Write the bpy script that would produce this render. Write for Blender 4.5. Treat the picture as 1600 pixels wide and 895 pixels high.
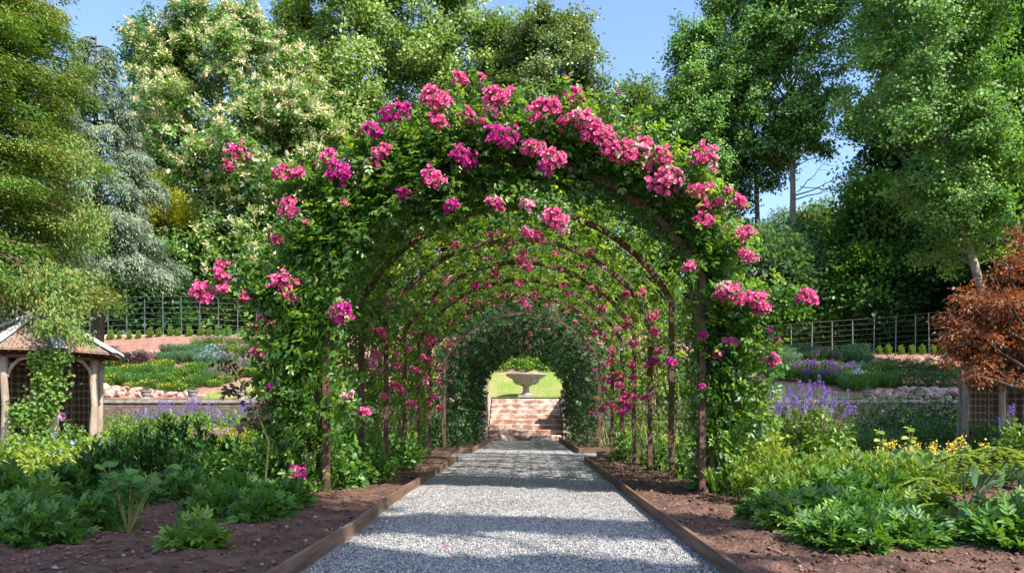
import bpy, math, random
import numpy as np
from mathutils import Vector
for o in list(bpy.data.objects): bpy.data.objects.remove(o)
sc = bpy.context.scene
COL = sc.collection
rad = math.radians
random.seed(11)
rng = np.random.default_rng(11)

# ---------------------------------------------------------------- camera, sky, sun, exposure
F, H, VX, VY = 1244.0, 0.70, 824.0, 655.0
cam = bpy.data.cameras.new("camera"); co = bpy.data.objects.new("camera", cam); COL.objects.link(co)
cam.sensor_width = 36; cam.lens = 36 * F / 1600
cam.shift_x = -(VX - 800) / 1600; cam.shift_y = (VY - 447.5) / 1600
cam.clip_start = 0.1; cam.clip_end = 3000
co.location = (0, 0, H); co.rotation_euler = (rad(90), 0, 0)
sc.camera = co
SE, SA = rad(48), rad(42)
SUN = Vector((math.cos(SE) * math.cos(SA), -math.cos(SE) * math.sin(SA), math.sin(SE)))
world = bpy.data.worlds.new("World"); sc.world = world; world.use_nodes = True
wn = world.node_tree; wn.nodes.clear()
sky = wn.nodes.new("ShaderNodeTexSky"); sky.sky_type = 'NISHITA'; sky.sun_disc = False
sky.sun_elevation = SE; sky.sun_rotation = math.atan2(SUN.x, SUN.y)
sky.altitude = 100; sky.air_density = 1.0; sky.dust_density = 1.5; sky.ozone_density = 3.5
bg = wn.nodes.new("ShaderNodeBackground"); bg.inputs[1].default_value = 0.15
wo = wn.nodes.new("ShaderNodeOutputWorld")
wn.links.new(sky.outputs[0], bg.inputs[0]); wn.links.new(bg.outputs[0], wo.inputs[0])
sl = bpy.data.lights.new("sun", 'SUN'); sl.energy = 4.6; sl.angle = rad(0.55); sl.color = (1, .945, .86)
so = bpy.data.objects.new("sun", sl); COL.objects.link(so)
so.rotation_euler = SUN.to_track_quat('Z', 'Y').to_euler(); so.location = (20, -10, 30)
vs = sc.view_settings; vs.view_transform = 'Standard'; vs.look = 'None'; vs.gamma = 1; vs.exposure = 1.22
vs.use_curve_mapping = False
cy = sc.cycles
cy.max_bounces = 7; cy.diffuse_bounces = 3; cy.glossy_bounces = 2; cy.transmission_bounces = 4
cy.transparent_max_bounces = 4; cy.caustics_reflective = False; cy.caustics_refractive = False
cy.sample_clamp_indirect = 4

# ---------------------------------------------------------------- helpers
def W(px, py, D):
    return Vector(((px - VX) * D / F, D, H + (VY - py) * D / F))
def sm(a, b, x):
    t = np.clip((np.asarray(x, float) - a) / (b - a), 0, 1); return t * t * (3 - 2 * t)
def terr(x, y):
    x = np.asarray(x, float); y = np.asarray(y, float)
    A = np.interp(y, [27.5, 28, 38, 39, 44, 60, 120, 400], [1.4, 1.45, 4.75, 4.8, 5.3, 6.5, 15, 70])
    B = np.interp(y, [27.5, 28, 30.9, 33, 38, 44, 60, 120, 400], [1.4, 1.45, 1.55, 2.7, 4.7, 5.2, 6.5, 15, 70])
    C_ = np.interp(y, [27.5, 28, 38, 41, 46, 60, 120, 400], [1.4, 1.45, 3.85, 4.1, 4.5, 6, 13, 60])
    w = 1 - sm(4, 9, abs(x)); r = sm(5, 11, x)
    up = (A * (1 - w) + B * w) * (1 - r) + r * (C_ * (1 - w) + B * w)
    low = (y < 27.55) | ((abs(x + 0.06) < 1.36) & (y < 28.86))
    return np.where(low, 0.0, up)
def tz(x, y): return float(terr(x, y))
def hit(px, py):
    D = 3.0
    while D < 90:
        p = W(px, py, D)
        if p.z <= tz(p.x, p.y): return Vector((p.x, p.y, tz(p.x, p.y)))
        D += 0.04
    return W(px, py, 90)

def tag(o, label=None, cat=None, group=None, kind=None):
    if label: o["label"] = label
    if cat: o["category"] = cat
    if group: o["group"] = group
    if kind: o["kind"] = kind
    return o
def empty(name, loc=(0, 0, 0), rz=0, s=1):
    o = bpy.data.objects.new(name, None); COL.objects.link(o)
    o.location = loc; o.rotation_euler = (0, 0, rz); o.scale = (s, s, s) if not hasattr(s, '__len__') else s
    o.empty_display_size = .1
    return o
KIDS = {}
def link(name, me, parent=None, loc=None):
    o = bpy.data.objects.new(name, me); COL.objects.link(o)
    if parent is not None:
        o.parent = parent; KIDS.setdefault(parent.name, []).append(o)
    if loc is not None: o.location = loc
    return o
def copy_tree(o, parent=None):
    c = o.copy(); COL.objects.link(c)
    if parent is not None:
        c.parent = parent; KIDS.setdefault(parent.name, []).append(c)
    for ch in KIDS.get(o.name, []): copy_tree(ch, c)
    return c
ORD = ("first second third fourth fifth sixth seventh eighth ninth tenth eleventh twelfth thirteenth fourteenth fifteenth sixteenth "
       "seventeenth eighteenth nineteenth twentieth twenty-first twenty-second twenty-third twenty-fourth twenty-fifth twenty-sixth "
       "twenty-seventh twenty-eighth twenty-ninth thirtieth thirty-first thirty-second thirty-third thirty-fourth").split()

class MB:
    def __init__(s): s.v = []; s.f = []; s.m = []
    def add(s, vs_, fs, mi=0):
        n = len(s.v); s.v += [tuple(v) for v in vs_]
        for f in fs: s.f.append(tuple(i + n for i in f)); s.m.append(mi)
    def box(s, a, b, mi=0, mat=None):
        x0, y0, z0 = a; x1, y1, z1 = b
        V = [(x0, y0, z0), (x1, y0, z0), (x1, y1, z0), (x0, y1, z0), (x0, y0, z1), (x1, y0, z1), (x1, y1, z1), (x0, y1, z1)]
        if mat is not None: V = [mat @ Vector(v) for v in V]
        s.add(V, [(0, 3, 2, 1), (4, 5, 6, 7), (0, 1, 5, 4), (1, 2, 6, 5), (2, 3, 7, 6), (3, 0, 4, 7)], mi)
    def tube(s, pts, rr, n=6, mi=0, cap=True):
        pts = [Vector(p) for p in pts]
        if not hasattr(rr, '__len__'): rr = [rr] * len(pts)
        V = []; prev = None
        for i, p in enumerate(pts):
            t = (pts[min(i + 1, len(pts) - 1)] - pts[max(i - 1, 0)])
            if t.length < 1e-9: t = Vector((0, 0, 1))
            t.normalize()
            u = Vector((0, 0, 1)) if abs(t.z) < .9 else Vector((1, 0, 0))
            if prev is not None: u = prev
            a = (u - t * u.dot(t))
            if a.length < 1e-5: a = t.orthogonal()
            a.normalize(); b = t.cross(a); prev = a
            for k in range(n):
                th = 2 * math.pi * k / n
                V.append(p + (a * math.cos(th) + b * math.sin(th)) * rr[i])
        Fc = []
        for i in range(len(pts) - 1):
            for k in range(n):
                k2 = (k + 1) % n
                Fc.append((i * n + k, i * n + k2, (i + 1) * n + k2, (i + 1) * n + k))
        if cap:
            Fc.append(tuple(range(n))[::-1]); Fc.append(tuple((len(pts) - 1) * n + k for k in range(n)))
        s.add(V, Fc, mi)
    def lathe(s, prof, n=24, mi=0, c=(0, 0, 0), flute=0, fn=0):
        V = []
        for (r, z) in prof:
            for k in range(n):
                th = 2 * math.pi * k / n
                rr = r * (1 + flute * math.cos(fn * th)) if r > 0 else 1e-4
                V.append((c[0] + rr * math.cos(th), c[1] + rr * math.sin(th), c[2] + z))
        Fc = []
        for i in range(len(prof) - 1):
            for k in range(n):
                k2 = (k + 1) % n
                Fc.append((i * n + k, i * n + k2, (i + 1) * n + k2, (i + 1) * n + k))
        s.add(V, Fc, mi)
    def mesh(s, name, mats, smooth=False):
        me = bpy.data.meshes.new(name); me.from_pydata(s.v, [], s.f)
        for m in (mats if isinstance(mats, (list, tuple)) else [mats]): me.materials.append(m)
        if any(s.m): me.polygons.foreach_set("material_index", s.m)
        if smooth: me.polygons.foreach_set("use_smooth", [True] * len(s.f))
        me.update(); return me
    def build(s, name, mats, parent=None, smooth=False, loc=None):
        return link(name, s.mesh(name, mats, smooth), parent, loc)

def nrm(a): return a / np.maximum(np.linalg.norm(a, axis=-1, keepdims=True), 1e-9)
def ru(n): return nrm(rng.normal(size=(n, 3)))
TPL = {
 'oval': (np.array([(0,0,0),(.25,.42,.05),(.68,.40,.04),(1,0,-.10),(.68,-.40,.04),(.25,-.42,.05)]), [(0,1,2,3),(0,3,4,5)]),
 'quad': (np.array([(0,0,0),(.5,.5,.06),(1,0,-.05),(.5,-.5,.06)]), [(0,1,2,3)]),
 'blade': (np.array([(0,-.5,0),(0,.5,0),(.5,.45,.12),(.5,-.45,.12),(1,0,-.10)]), [(0,1,2,3),(3,2,4)]),
 'long': (np.array([(0,0,0),(.3,.42,.16),(.7,.42,.2),(1,0,0),(.7,-.42,.2),(.3,-.42,.16),(.3,0,.08),(.7,0,.12)]), [(0,1,6),(0,6,5),(1,2,7,6),(6,7,4,5),(2,3,7),(7,3,4)]),
 'petal': (np.array([(0,-.15,0),(0,.15,0),(.6,.55,.12),(1,.28,.34),(1,-.28,.34),(.6,-.55,.12)]), [(0,1,2,5),(5,2,3,4)]),
 'tri': (np.array([(0,-.5,0),(0,.5,0),(1,0,-.05)]), [(0,1,2)]),
}
class Fol:
    def __init__(s): s.V = []; s.L = []; s.F = []; s.T = []; s.n = 0
    def add(s, P, X, U, L, Wd, tpl, tint):
        t, fs = TPL[tpl]; n = len(P)
        if n == 0: return
        L = np.broadcast_to(np.asarray(L, float), (n,)); Wd = np.broadcast_to(np.asarray(Wd, float), (n,))
        tint = np.broadcast_to(np.asarray(tint, float), (n,))
        x = nrm(X); u = U - x * np.sum(U * x, -1, keepdims=True)
        bad = np.linalg.norm(u, axis=-1) < 1e-3
        if bad.any(): u[bad] = np.cross(x[bad], ru(bad.sum()))
        z = nrm(u); y = np.cross(z, x)
        V = (P[:, None, :] + L[:, None, None] * (t[None, :, 0:1] * x[:, None, :] + t[None, :, 2:3] * z[:, None, :])
             + Wd[:, None, None] * t[None, :, 1:2] * y[:, None, :])
        m = len(t); s.V.append(V.reshape(-1, 3))
        base = (np.arange(n) * m + s.n)[:, None]
        loops = np.concatenate([np.array(f) for f in fs])[None, :] + base
        s.F.append(loops.reshape(-1)); s.L.append(np.tile([len(f) for f in fs], n)); s.T.append(np.repeat(tint, len(fs)))
        s.n += n * m
    def mesh(s, name, mat):
        V = np.concatenate(s.V).astype(np.float32); Lp = np.concatenate(s.F).astype(np.int32); Lt = np.concatenate(s.L).astype(np.int32)
        T = np.clip(np.concatenate(s.T), 0, 1).astype(np.float32)
        me = bpy.data.meshes.new(name); me.vertices.add(len(V)); me.vertices.foreach_set("co", V.ravel())
        me.loops.add(len(Lp)); me.loops.foreach_set("vertex_index", Lp)
        me.polygons.add(len(Lt)); st = np.concatenate([[0], np.cumsum(Lt)[:-1]]).astype(np.int32)
        me.polygons.foreach_set("loop_start", st)
        me.update(calc_edges=True)
        a = me.attributes.new("tint", 'FLOAT', 'FACE'); a.data.foreach_set("value", T)
        me.materials.append(mat); return me
    def build(s, name, mat, parent=None, loc=None): return link(name, s.mesh(name, mat), parent, loc)

# ---------------------------------------------------------------- materials
def nodes(name):
    m = bpy.data.materials.new(name); m.use_nodes = True; nt = m.node_tree; nt.nodes.clear()
    out = nt.nodes.new("ShaderNodeOutputMaterial"); return m, nt, out
def ramp(nt, fac, cols, pos=None, interp='LINEAR'):
    r = nt.nodes.new("ShaderNodeValToRGB"); r.color_ramp.interpolation = interp
    pos = pos or [i / (len(cols) - 1) for i in range(len(cols))]
    el = r.color_ramp.elements
    while len(el) < len(cols): el.new(.5)
    for e, c, p in zip(el, cols, pos): e.position = p; e.color = (*c, 1)
    nt.links.new(fac, r.inputs[0]); return r.outputs[0]
def leaf_mat(name, cols, rough=.45, trans=.35, tcol=None, spec=.4, pos=None):
    m, nt, out = nodes(name)
    at = nt.nodes.new("ShaderNodeAttribute"); at.attribute_name = "tint"
    c = ramp(nt, at.outputs["Fac"], cols, pos)
    b = nt.nodes.new("ShaderNodeBsdfPrincipled"); b.inputs["Roughness"].default_value = rough
    b.inputs["Specular IOR Level"].default_value = spec; nt.links.new(c, b.inputs["Base Color"])
    if trans > 0:
        t = nt.nodes.new("ShaderNodeBsdfTranslucent")
        if tcol:
            mx = nt.nodes.new("ShaderNodeMix"); mx.data_type = 'RGBA'; mx.blend_type = 'MULTIPLY'; mx.inputs[0].default_value = 1
            nt.links.new(c, mx.inputs[6]); mx.inputs[7].default_value = (*tcol, 1); nt.links.new(mx.outputs[2], t.inputs[0])
        else: nt.links.new(c, t.inputs[0])
        ms = nt.nodes.new("ShaderNodeMixShader"); ms.inputs[0].default_value = trans
        nt.links.new(b.outputs[0], ms.inputs[1]); nt.links.new(t.outputs[0], ms.inputs[2]); nt.links.new(ms.outputs[0], out.inputs[0])
    else: nt.links.new(b.outputs[0], out.inputs[0])
    return m
def noise_mat(name, cols, scale=5, rough=.85, bump=.3, bscale=40, pos=None, detail=8, coord='Object', spec=.3, dist=.02, stretch=None, metal=0):
    m, nt, out = nodes(name)
    tc = nt.nodes.new("ShaderNodeTexCoord"); mp = nt.nodes.new("ShaderNodeMapping")
    if stretch: mp.inputs["Scale"].default_value = stretch
    nt.links.new(tc.outputs[coord], mp.inputs[0])
    n = nt.nodes.new("ShaderNodeTexNoise"); n.inputs["Scale"].default_value = scale; n.inputs["Detail"].default_value = detail
    n.inputs["Roughness"].default_value = .65
    nt.links.new(mp.outputs[0], n.inputs["Vector"])
    c = ramp(nt, n.outputs[0], cols, pos or [.3 + .4 * i / (len(cols) - 1) for i in range(len(cols))])
    b = nt.nodes.new("ShaderNodeBsdfPrincipled"); b.inputs["Roughness"].default_value = rough; b.inputs["Metallic"].default_value = metal
    b.inputs["Specular IOR Level"].default_value = spec; nt.links.new(c, b.inputs["Base Color"])
    if bump:
        n2 = nt.nodes.new("ShaderNodeTexNoise"); n2.inputs["Scale"].default_value = bscale; n2.inputs["Detail"].default_value = 6
        nt.links.new(mp.outputs[0], n2.inputs["Vector"])
        bp = nt.nodes.new("ShaderNodeBump"); bp.inputs["Strength"].default_value = bump; bp.inputs["Distance"].default_value = dist
        nt.links.new(n2.outputs[0], bp.inputs["Height"]); nt.links.new(bp.outputs[0], b.inputs["Normal"])
    nt.links.new(b.outputs[0], out.inputs[0]); return m

YG = (1.5, 1.25, .35)
M = {}
M['rose_leaf'] = leaf_mat('rose_leaf', [(.032,.09,.02),(.075,.18,.033),(.14,.27,.045),(.26,.36,.055)], .36, .48, (1.9,1.7,.5), .5, [0,.5,.85,1])
M['rose_leaf_in'] = leaf_mat('rose_leaf_inner', [(.03,.08,.015),(.07,.145,.022),(.13,.22,.03),(.26,.34,.04)], .4, .58, (2.1,1.8,.4), .4, [0,.5,.85,1])  # inner copy of the rose leaf; light glowing through the tunnel put into yellower colour
M['rose_leaf_far'] = leaf_mat('rose_leaf_far', [(.012,.035,.01),(.025,.07,.016),(.05,.11,.022)], .5, .25, (1.6,1.5,.5), .3)  # near-black copy of the rose leaf; darkness of the far tunnel put into colour
M['rose_leaf2'] = leaf_mat('rose_leaf_sunlit', [(.08,.18,.025),(.16,.30,.04),(.28,.40,.06)], .36, .45, (1.6,1.4,.45), .45)  # paler copy of the rose leaf; sunlight on outer foliage put into its colour
M['pink'] = leaf_mat('rose_petal', [(.60,.04,.21),(.84,.16,.38),(.90,.36,.54),(.94,.62,.70)], .6, .28, None, .2, [0,.45,.8,1])
M['magenta'] = leaf_mat('rose_petal_magenta', [(.40,.012,.18),(.62,.05,.32),(.74,.16,.45),(.85,.4,.6)], .6, .28, None, .2, [0,.45,.85,1])
M['faded'] = leaf_mat('faded_rose_petal', [(.62,.14,.26),(.84,.36,.48),(.90,.60,.62),(.80,.66,.50)], .6, .28, None, .2)
M['bud'] = leaf_mat('rose_bud', [(.55,.03,.08),(.75,.2,.2)], .5, .1)
M['cane'] = noise_mat('rose_cane', [(.10,.13,.03),(.22,.19,.07)], 8, .6, .3, 60)
M['oldcane'] = noise_mat('old_cane', [(.09,.075,.05),(.2,.16,.11)], 8, .8, .4, 60)
M['rust'] = noise_mat('rusted_iron', [(.035,.02,.016),(.10,.05,.035),(.17,.09,.06)], 14, .75, .8, 70, dist=.01)
M['wire'] = noise_mat('wire_iron', [(.05,.03,.02),(.13,.08,.05)], 10, .6, 0)
M['board'] = noise_mat('weathered_board', [(.07,.04,.028),(.15,.09,.06),(.23,.15,.105)], 6, .8, .4, 60, stretch=(1, .25, 4))
M['soil'] = noise_mat('red_soil', [(.05,.027,.019),(.115,.060,.041),(.19,.105,.074)], 9, .95, 1.0, 45, dist=.03)
M['clod'] = noise_mat('soil_clod', [(.07,.035,.025),(.14,.07,.05),(.22,.12,.09)], 20, .95, .8, 80)
M['mulch'] = noise_mat('bark_mulch', [(.19,.095,.07),(.30,.16,.12),(.40,.24,.18)], 5, .95, 1.0, 30, dist=.05)
M['lawn'] = noise_mat('lawn_grass', [(.19,.20,.05),(.17,.24,.045),(.26,.25,.085),(.34,.27,.13)], .7, .9, .9, 60, dist=.03)
M['dry'] = noise_mat('dry_grass', [(.25,.2,.1),(.38,.3,.19),(.46,.37,.26)], .7, .95, .7, 30)
M['forest_floor'] = noise_mat('forest_floor', [(.03,.04,.015),(.06,.07,.025),(.10,.09,.04)], .5, .95, .7, 8)
M['bark'] = noise_mat('bark', [(.045,.035,.025),(.10,.08,.06),(.17,.14,.11)], 3, .9, 1, 14, stretch=(3, 3, .5), dist=.06)
M['palebark'] = noise_mat('pale_bark', [(.10,.09,.07),(.24,.21,.17),(.36,.33,.28)], 2.5, .85, .8, 10, stretch=(2, 2, .8), dist=.05)
M['redbark'] = noise_mat('reddish_bark', [(.12,.07,.045),(.24,.15,.10)], 3, .9, 1, 14, stretch=(3, 3, .5), dist=.04)
M['fence'] = noise_mat('dark_iron', [(.07,.075,.08),(.13,.14,.15)], 5, .55, 0)
M['galv'] = noise_mat('galvanised_iron', [(.16,.16,.16),(.32,.31,.30)], 4, .5, 0)
M['stone'] = noise_mat('pale_stone', [(.13,.115,.09),(.27,.24,.20),(.40,.36,.31)], 6, .9, .5, 40, pos=[.3,.5,.7])
M['fountain'] = noise_mat('fountain_stone', [(.17,.15,.13),(.30,.27,.235),(.40,.36,.33)], 7, .9, .5, 40)
M['rock'] = noise_mat('pink_rock', [(.26,.13,.10),(.48,.31,.26),(.66,.56,.49)], 3.0, .9, .8, 12, dist=.06)
M['step'] = noise_mat('red_sandstone_lichen', [(.27,.14,.105),(.33,.19,.145),(.44,.31,.25),(.56,.47,.395)], 4.2, .9, .5, 25, pos=[.3,.44,.50,.57], coord='Object', stretch=(.9, 1, 1.3))
M['timber'] = noise_mat('grey_oak', [(.16,.12,.085),(.33,.26,.20),(.46,.40,.33)], 5, .8, .5, 30, stretch=(3, 3, .5))
M['brownwood'] = noise_mat('brown_eaves', [(.08,.045,.03),(.16,.09,.065)], 5, .8, .3, 30)
M['lead'] = noise_mat('lead_flashing', [(.42,.44,.46),(.58,.60,.62)], 4, .5, .2, 20)
M['cream'] = noise_mat('cream_render', [(.34,.28,.19),(.46,.38,.27)], 5, .9, .3, 30)
M['white'] = noise_mat('painted_metal', [(.45,.52,.58),(.55,.62,.68)], 3, .4, 0)
M['spike'] = leaf_mat('violet_spike', [(.13,.07,.30),(.24,.14,.46),(.36,.24,.58)], .7, .15)
M['blueflower'] = leaf_mat('blue_petal', [(.06,.06,.55),(.20,.18,.75)], .6, .25)
M['paleblue'] = leaf_mat('pale_blue_flower', [(.20,.26,.42),(.36,.42,.58)], .7, .2)
M['purple'] = leaf_mat('purple_flower', [(.16,.03,.25),(.32,.08,.42)], .7, .2)
M['mauve'] = leaf_mat('mauve_flower', [(.42,.10,.36),(.62,.28,.54)], .7, .2)
M['yellow'] = leaf_mat('yellow_flower', [(.50,.36,.03),(.72,.58,.10)], .7, .2)
def lm(k, a, b, c, rough=.45, trans=.35, tc=(1.7,1.5,.5), spec=.4): M[k] = leaf_mat(k, [a, b, c], rough, trans, tc, spec)
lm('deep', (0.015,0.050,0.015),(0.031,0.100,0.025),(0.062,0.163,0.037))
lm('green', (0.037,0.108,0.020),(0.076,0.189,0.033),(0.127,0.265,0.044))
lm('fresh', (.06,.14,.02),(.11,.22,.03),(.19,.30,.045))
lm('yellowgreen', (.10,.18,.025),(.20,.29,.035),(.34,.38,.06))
lm('teal', (.04,.10,.05),(.09,.19,.09),(.15,.27,.13), .6)
lm('greyleaf', (.10,.11,.08),(.18,.19,.14),(.27,.27,.2), .7)
lm('euph', (.045,.12,.02),(.12,.23,.03),(.26,.30,.04))
lm('plum', (.05,.02,.02),(.09,.035,.035),(.14,.06,.05), .5, .2, None)
lm('maple', (.09,.032,.016),(.20,.075,.028),(.42,.20,.055), .5, .35, (1.6,1.0,.5))
lm('yew', (.05,.125,.022),(.115,.22,.035),(.27,.25,.055), .6, .25)
lm('cedar', (.08,.13,.075),(.155,.22,.135),(.26,.33,.21), .7, .2, None)
lm('chestnut', (0.044,0.113,0.021),(0.103,0.216,0.038),(0.224,0.345,0.061), .4)
M['catkin'] = leaf_mat('catkin', [(.58,.50,.24),(.74,.66,.38),(.82,.76,.52)], .8, .2, None, .1)
lm('lime', (0.078,0.148,0.031),(0.174,0.278,0.052),(0.330,0.434,0.096), .4)
lm('beech', (.045,.09,.018),(.10,.17,.03),(.20,.24,.055), .4)
lm('poplar', (.055,.15,.03),(.135,.28,.055),(.29,.43,.11), .52, .3, (1.5,1.5,.5), .35)
lm('hillgreen', (0.060,0.120,0.036),(0.108,0.192,0.054),(0.168,0.264,0.072), .5)
lm('goldyew', (.10,.14,.01),(.27,.31,.025),(.48,.46,.04), .5)
lm('conifer', (0.013,0.036,0.013),(0.023,0.065,0.023),(0.046,0.104,0.033), .6, .1)

# gravel: coloured cells with stone-sized bumps
m, nt, out = nodes('gravel')
tc = nt.nodes.new("ShaderNodeTexCoord")
v = nt.nodes.new("ShaderNodeTexVoronoi"); v.inputs["Scale"].default_value = 55; nt.links.new(tc.outputs["Object"], v.inputs["Vector"])
sep = nt.nodes.new("ShaderNodeSeparateColor"); nt.links.new(v.outputs["Color"], sep.inputs[0])
c = ramp(nt, sep.outputs[0], [(.08,.078,.076),(.20,.193,.185),(.29,.278,.265),(.38,.362,.34),(.56,.52,.465)], [0,.2,.5,.8,1])
n1 = nt.nodes.new("ShaderNodeTexNoise"); n1.inputs["Scale"].default_value = 1.3; n1.inputs["Detail"].default_value = 6; nt.links.new(tc.outputs["Object"], n1.inputs["Vector"])
c2 = ramp(nt, n1.outputs[0], [(.66,.63,.60),(1,1,1)], [.38,.58])
mx = nt.nodes.new("ShaderNodeMix"); mx.data_type = 'RGBA'; mx.blend_type = 'MULTIPLY'; mx.inputs[0].default_value = 1
nt.links.new(c, mx.inputs[6]); nt.links.new(c2, mx.inputs[7])
b = nt.nodes.new("ShaderNodeBsdfPrincipled"); b.inputs["Roughness"].default_value = .85; nt.links.new(mx.outputs[2], b.inputs["Base Color"])
bp = nt.nodes.new("ShaderNodeBump"); bp.invert = True; bp.inputs["Strength"].default_value = 1; bp.inputs["Distance"].default_value = .012
nt.links.new(v.outputs["Distance"], bp.inputs["Height"]); nt.links.new(bp.outputs[0], b.inputs["Normal"]); nt.links.new(b.outputs[0], out.inputs[0])
M['gravel'] = m
M['pebble'] = leaf_mat('pebble', [(.08,.08,.085),(.21,.21,.215),(.33,.325,.31),(.52,.50,.46)], .8, 0, pos=[0,.35,.7,1])
# retaining wall: courses of rough stone
def brick_mat(name, c1, c2, mortar, sx, bw, rh, off=.5, ms=.02):
    m, nt, out = nodes(name)
    tc = nt.nodes.new("ShaderNodeTexCoord"); mp = nt.nodes.new("ShaderNodeMapping"); mp.inputs["Rotation"].default_value = (rad(90), 0, 0)
    nt.links.new(tc.outputs["Object"], mp.inputs[0])
    bt = nt.nodes.new("ShaderNodeTexBrick"); bt.offset = off; bt.inputs["Scale"].default_value = sx
    bt.inputs["Brick Width"].default_value = bw; bt.inputs["Row Height"].default_value = rh; bt.inputs["Mortar Size"].default_value = ms
    bt.inputs["Color1"].default_value = (*c1, 1); bt.inputs["Color2"].default_value = (*c2, 1); bt.inputs["Mortar"].default_value = (*mortar, 1)
    nt.links.new(mp.outputs[0], bt.inputs["Vector"])
    n = nt.nodes.new("ShaderNodeTexNoise"); n.inputs["Scale"].default_value = 6; n.inputs["Detail"].default_value = 8; nt.links.new(tc.outputs["Object"], n.inputs["Vector"])
    cc = ramp(nt, n.outputs[0], [(.6,.55,.5),(1.1,1.1,1.1)], [.35,.65])
    mx = nt.nodes.new("ShaderNodeMix"); mx.data_type = 'RGBA'; mx.blend_type = 'MULTIPLY'; mx.inputs[0].default_value = 1
    nt.links.new(bt.outputs[0], mx.inputs[6]); nt.links.new(cc, mx.inputs[7])
    b = nt.nodes.new("ShaderNodeBsdfPrincipled"); b.inputs["Roughness"].default_value = .9; nt.links.new(mx.outputs[2], b.inputs["Base Color"])
    bp = nt.nodes.new("ShaderNodeBump"); bp.invert = True; bp.inputs["Distance"].default_value = .02; nt.links.new(bt.outputs[1], bp.inputs["Height"])
    nt.links.new(bp.outputs[0], b.inputs["Normal"]); nt.links.new(b.outputs[0], out.inputs[0]); return m
M['wallstone'] = brick_mat('wall_stone', (.17,.125,.105), (.25,.185,.155), (.12,.09,.075), 1, .23, .075, .37, .012)
# roof tiles in uv (u along the eave, v up the slope)
m, nt, out = nodes('clay_tiles')
uv = nt.nodes.new("ShaderNodeUVMap")
bt = nt.nodes.new("ShaderNodeTexBrick"); bt.inputs["Scale"].default_value = 1; bt.inputs["Brick Width"].default_value = .15; bt.inputs["Row Height"].default_value = .10
bt.inputs["Mortar Size"].default_value = .008; bt.inputs["Color1"].default_value = (.19,.13,.095,1); bt.inputs["Color2"].default_value = (.28,.195,.15,1); bt.inputs["Mortar"].default_value = (.07,.04,.03,1)
nt.links.new(uv.outputs[0], bt.inputs["Vector"])
n = nt.nodes.new("ShaderNodeTexNoise"); n.inputs["Scale"].default_value = 2.2; n.inputs["Detail"].default_value = 6; nt.links.new(uv.outputs[0], n.inputs["Vector"])
r = nt.nodes.new("ShaderNodeValToRGB"); r.color_ramp.elements[0].position = .56; r.color_ramp.elements[1].position = .66; nt.links.new(n.outputs[0], r.inputs[0])
mx = nt.nodes.new("ShaderNodeMix"); mx.data_type = 'RGBA'; nt.links.new(r.outputs[0], mx.inputs[0]); nt.links.new(bt.outputs[0], mx.inputs[6]); mx.inputs[7].default_value = (.50,.17,.055,1)
b = nt.nodes.new("ShaderNodeBsdfPrincipled"); b.inputs["Roughness"].default_value = .85; nt.links.new(mx.outputs[2], b.inputs["Base Color"])
bp = nt.nodes.new("ShaderNodeBump"); bp.invert = True; bp.inputs["Distance"].default_value = .02; nt.links.new(bt.outputs[1], bp.inputs["Height"]); nt.links.new(bp.outputs[0], b.inputs["Normal"])
nt.links.new(b.outputs[0], out.inputs[0]); M['tiles'] = m
# ================================================================ ground, paths, beds, banks
def grid_mesh(name, xs, ys, zf, mat, smooth=True):
    X, Y = np.meshgrid(xs, ys); Z = zf(X, Y)
    V = np.stack([X, Y, Z], -1).reshape(-1, 3); nx = len(xs); ny = len(ys)
    i = (np.arange(ny - 1)[:, None] * nx + np.arange(nx - 1)[None, :]).reshape(-1)
    Fq = np.stack([i, i + 1, i + nx + 1, i + nx], -1)
    me = bpy.data.meshes.new(name); me.from_pydata(V.tolist(), [], Fq.tolist()); me.materials.append(mat)
    if smooth: me.polygons.foreach_set("use_smooth", [True] * len(Fq))
    return me, V, Fq
# one sheet to the horizon (below everything; carries the hillside)
xs = np.concatenate([np.linspace(-500, -60, 14), np.linspace(-55, 55, 90), np.linspace(60, 500, 14)])
ys = np.concatenate([np.linspace(-40, 27.4, 12), [27.7, 29.2, 31, 33, 36, 39, 44, 50, 56], np.linspace(60, 140, 16), np.linspace(160, 900, 14)])
def zbase(x, y): return np.where(y < 29.1, -.04, terr(x, np.maximum(y, 29.3)) - .12)
me, _, _ = grid_mesh('ground', xs, ys, zbase, M['forest_floor']); tag(link('ground', me), kind='structure')
# the terrace and banks, split by what covers them
xs = np.sort(np.concatenate([np.arange(-27, 27.01, .2), [-1.42, 1.30]])); ys = np.concatenate([[27.75], np.arange(27.9, 46, .2)])
_, V, Fq = grid_mesh('tmp', xs, ys, terr, M['lawn'])
cx = V[Fq, 0].mean(1); cyy = V[Fq, 1].mean(1)
wob = .25 * np.sin(cx * 1.3) * np.cos(cyy * 1.1)
inlawn = ((cx / 12.0) ** 2 + ((cyy - 27.0) / (6.0 + wob * .6)) ** 2) < 1
fy = np.where(cx < 0, 40.2 - .02 * (cx + 8) ** 2 * (cx < -8), 43.5 - .02 * np.clip(cx - 11, 0, 99) ** 2)
outer = cyy > fy - .3
stepcut = (np.abs(cx + .06) < 1.36) & (cyy < 28.86)
for nm, mask, mt in (('lawn', inlawn & ~stepcut, M['lawn']), ('mulch_bank', ~inlawn & ~outer & ~stepcut, M['mulch']), ('dry_grass_field', outer & ~inlawn, M['dry'])):
    fs = Fq[mask]; used, inv = np.unique(fs, return_inverse=True)
    me = bpy.data.meshes.new(nm); me.from_pydata(V[used].tolist(), [], inv.reshape(fs.shape).tolist()); me.materials.append(mt)
    me.polygons.foreach_set("use_smooth", [True] * len(fs)); tag(link(nm, me), kind='structure')
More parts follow.
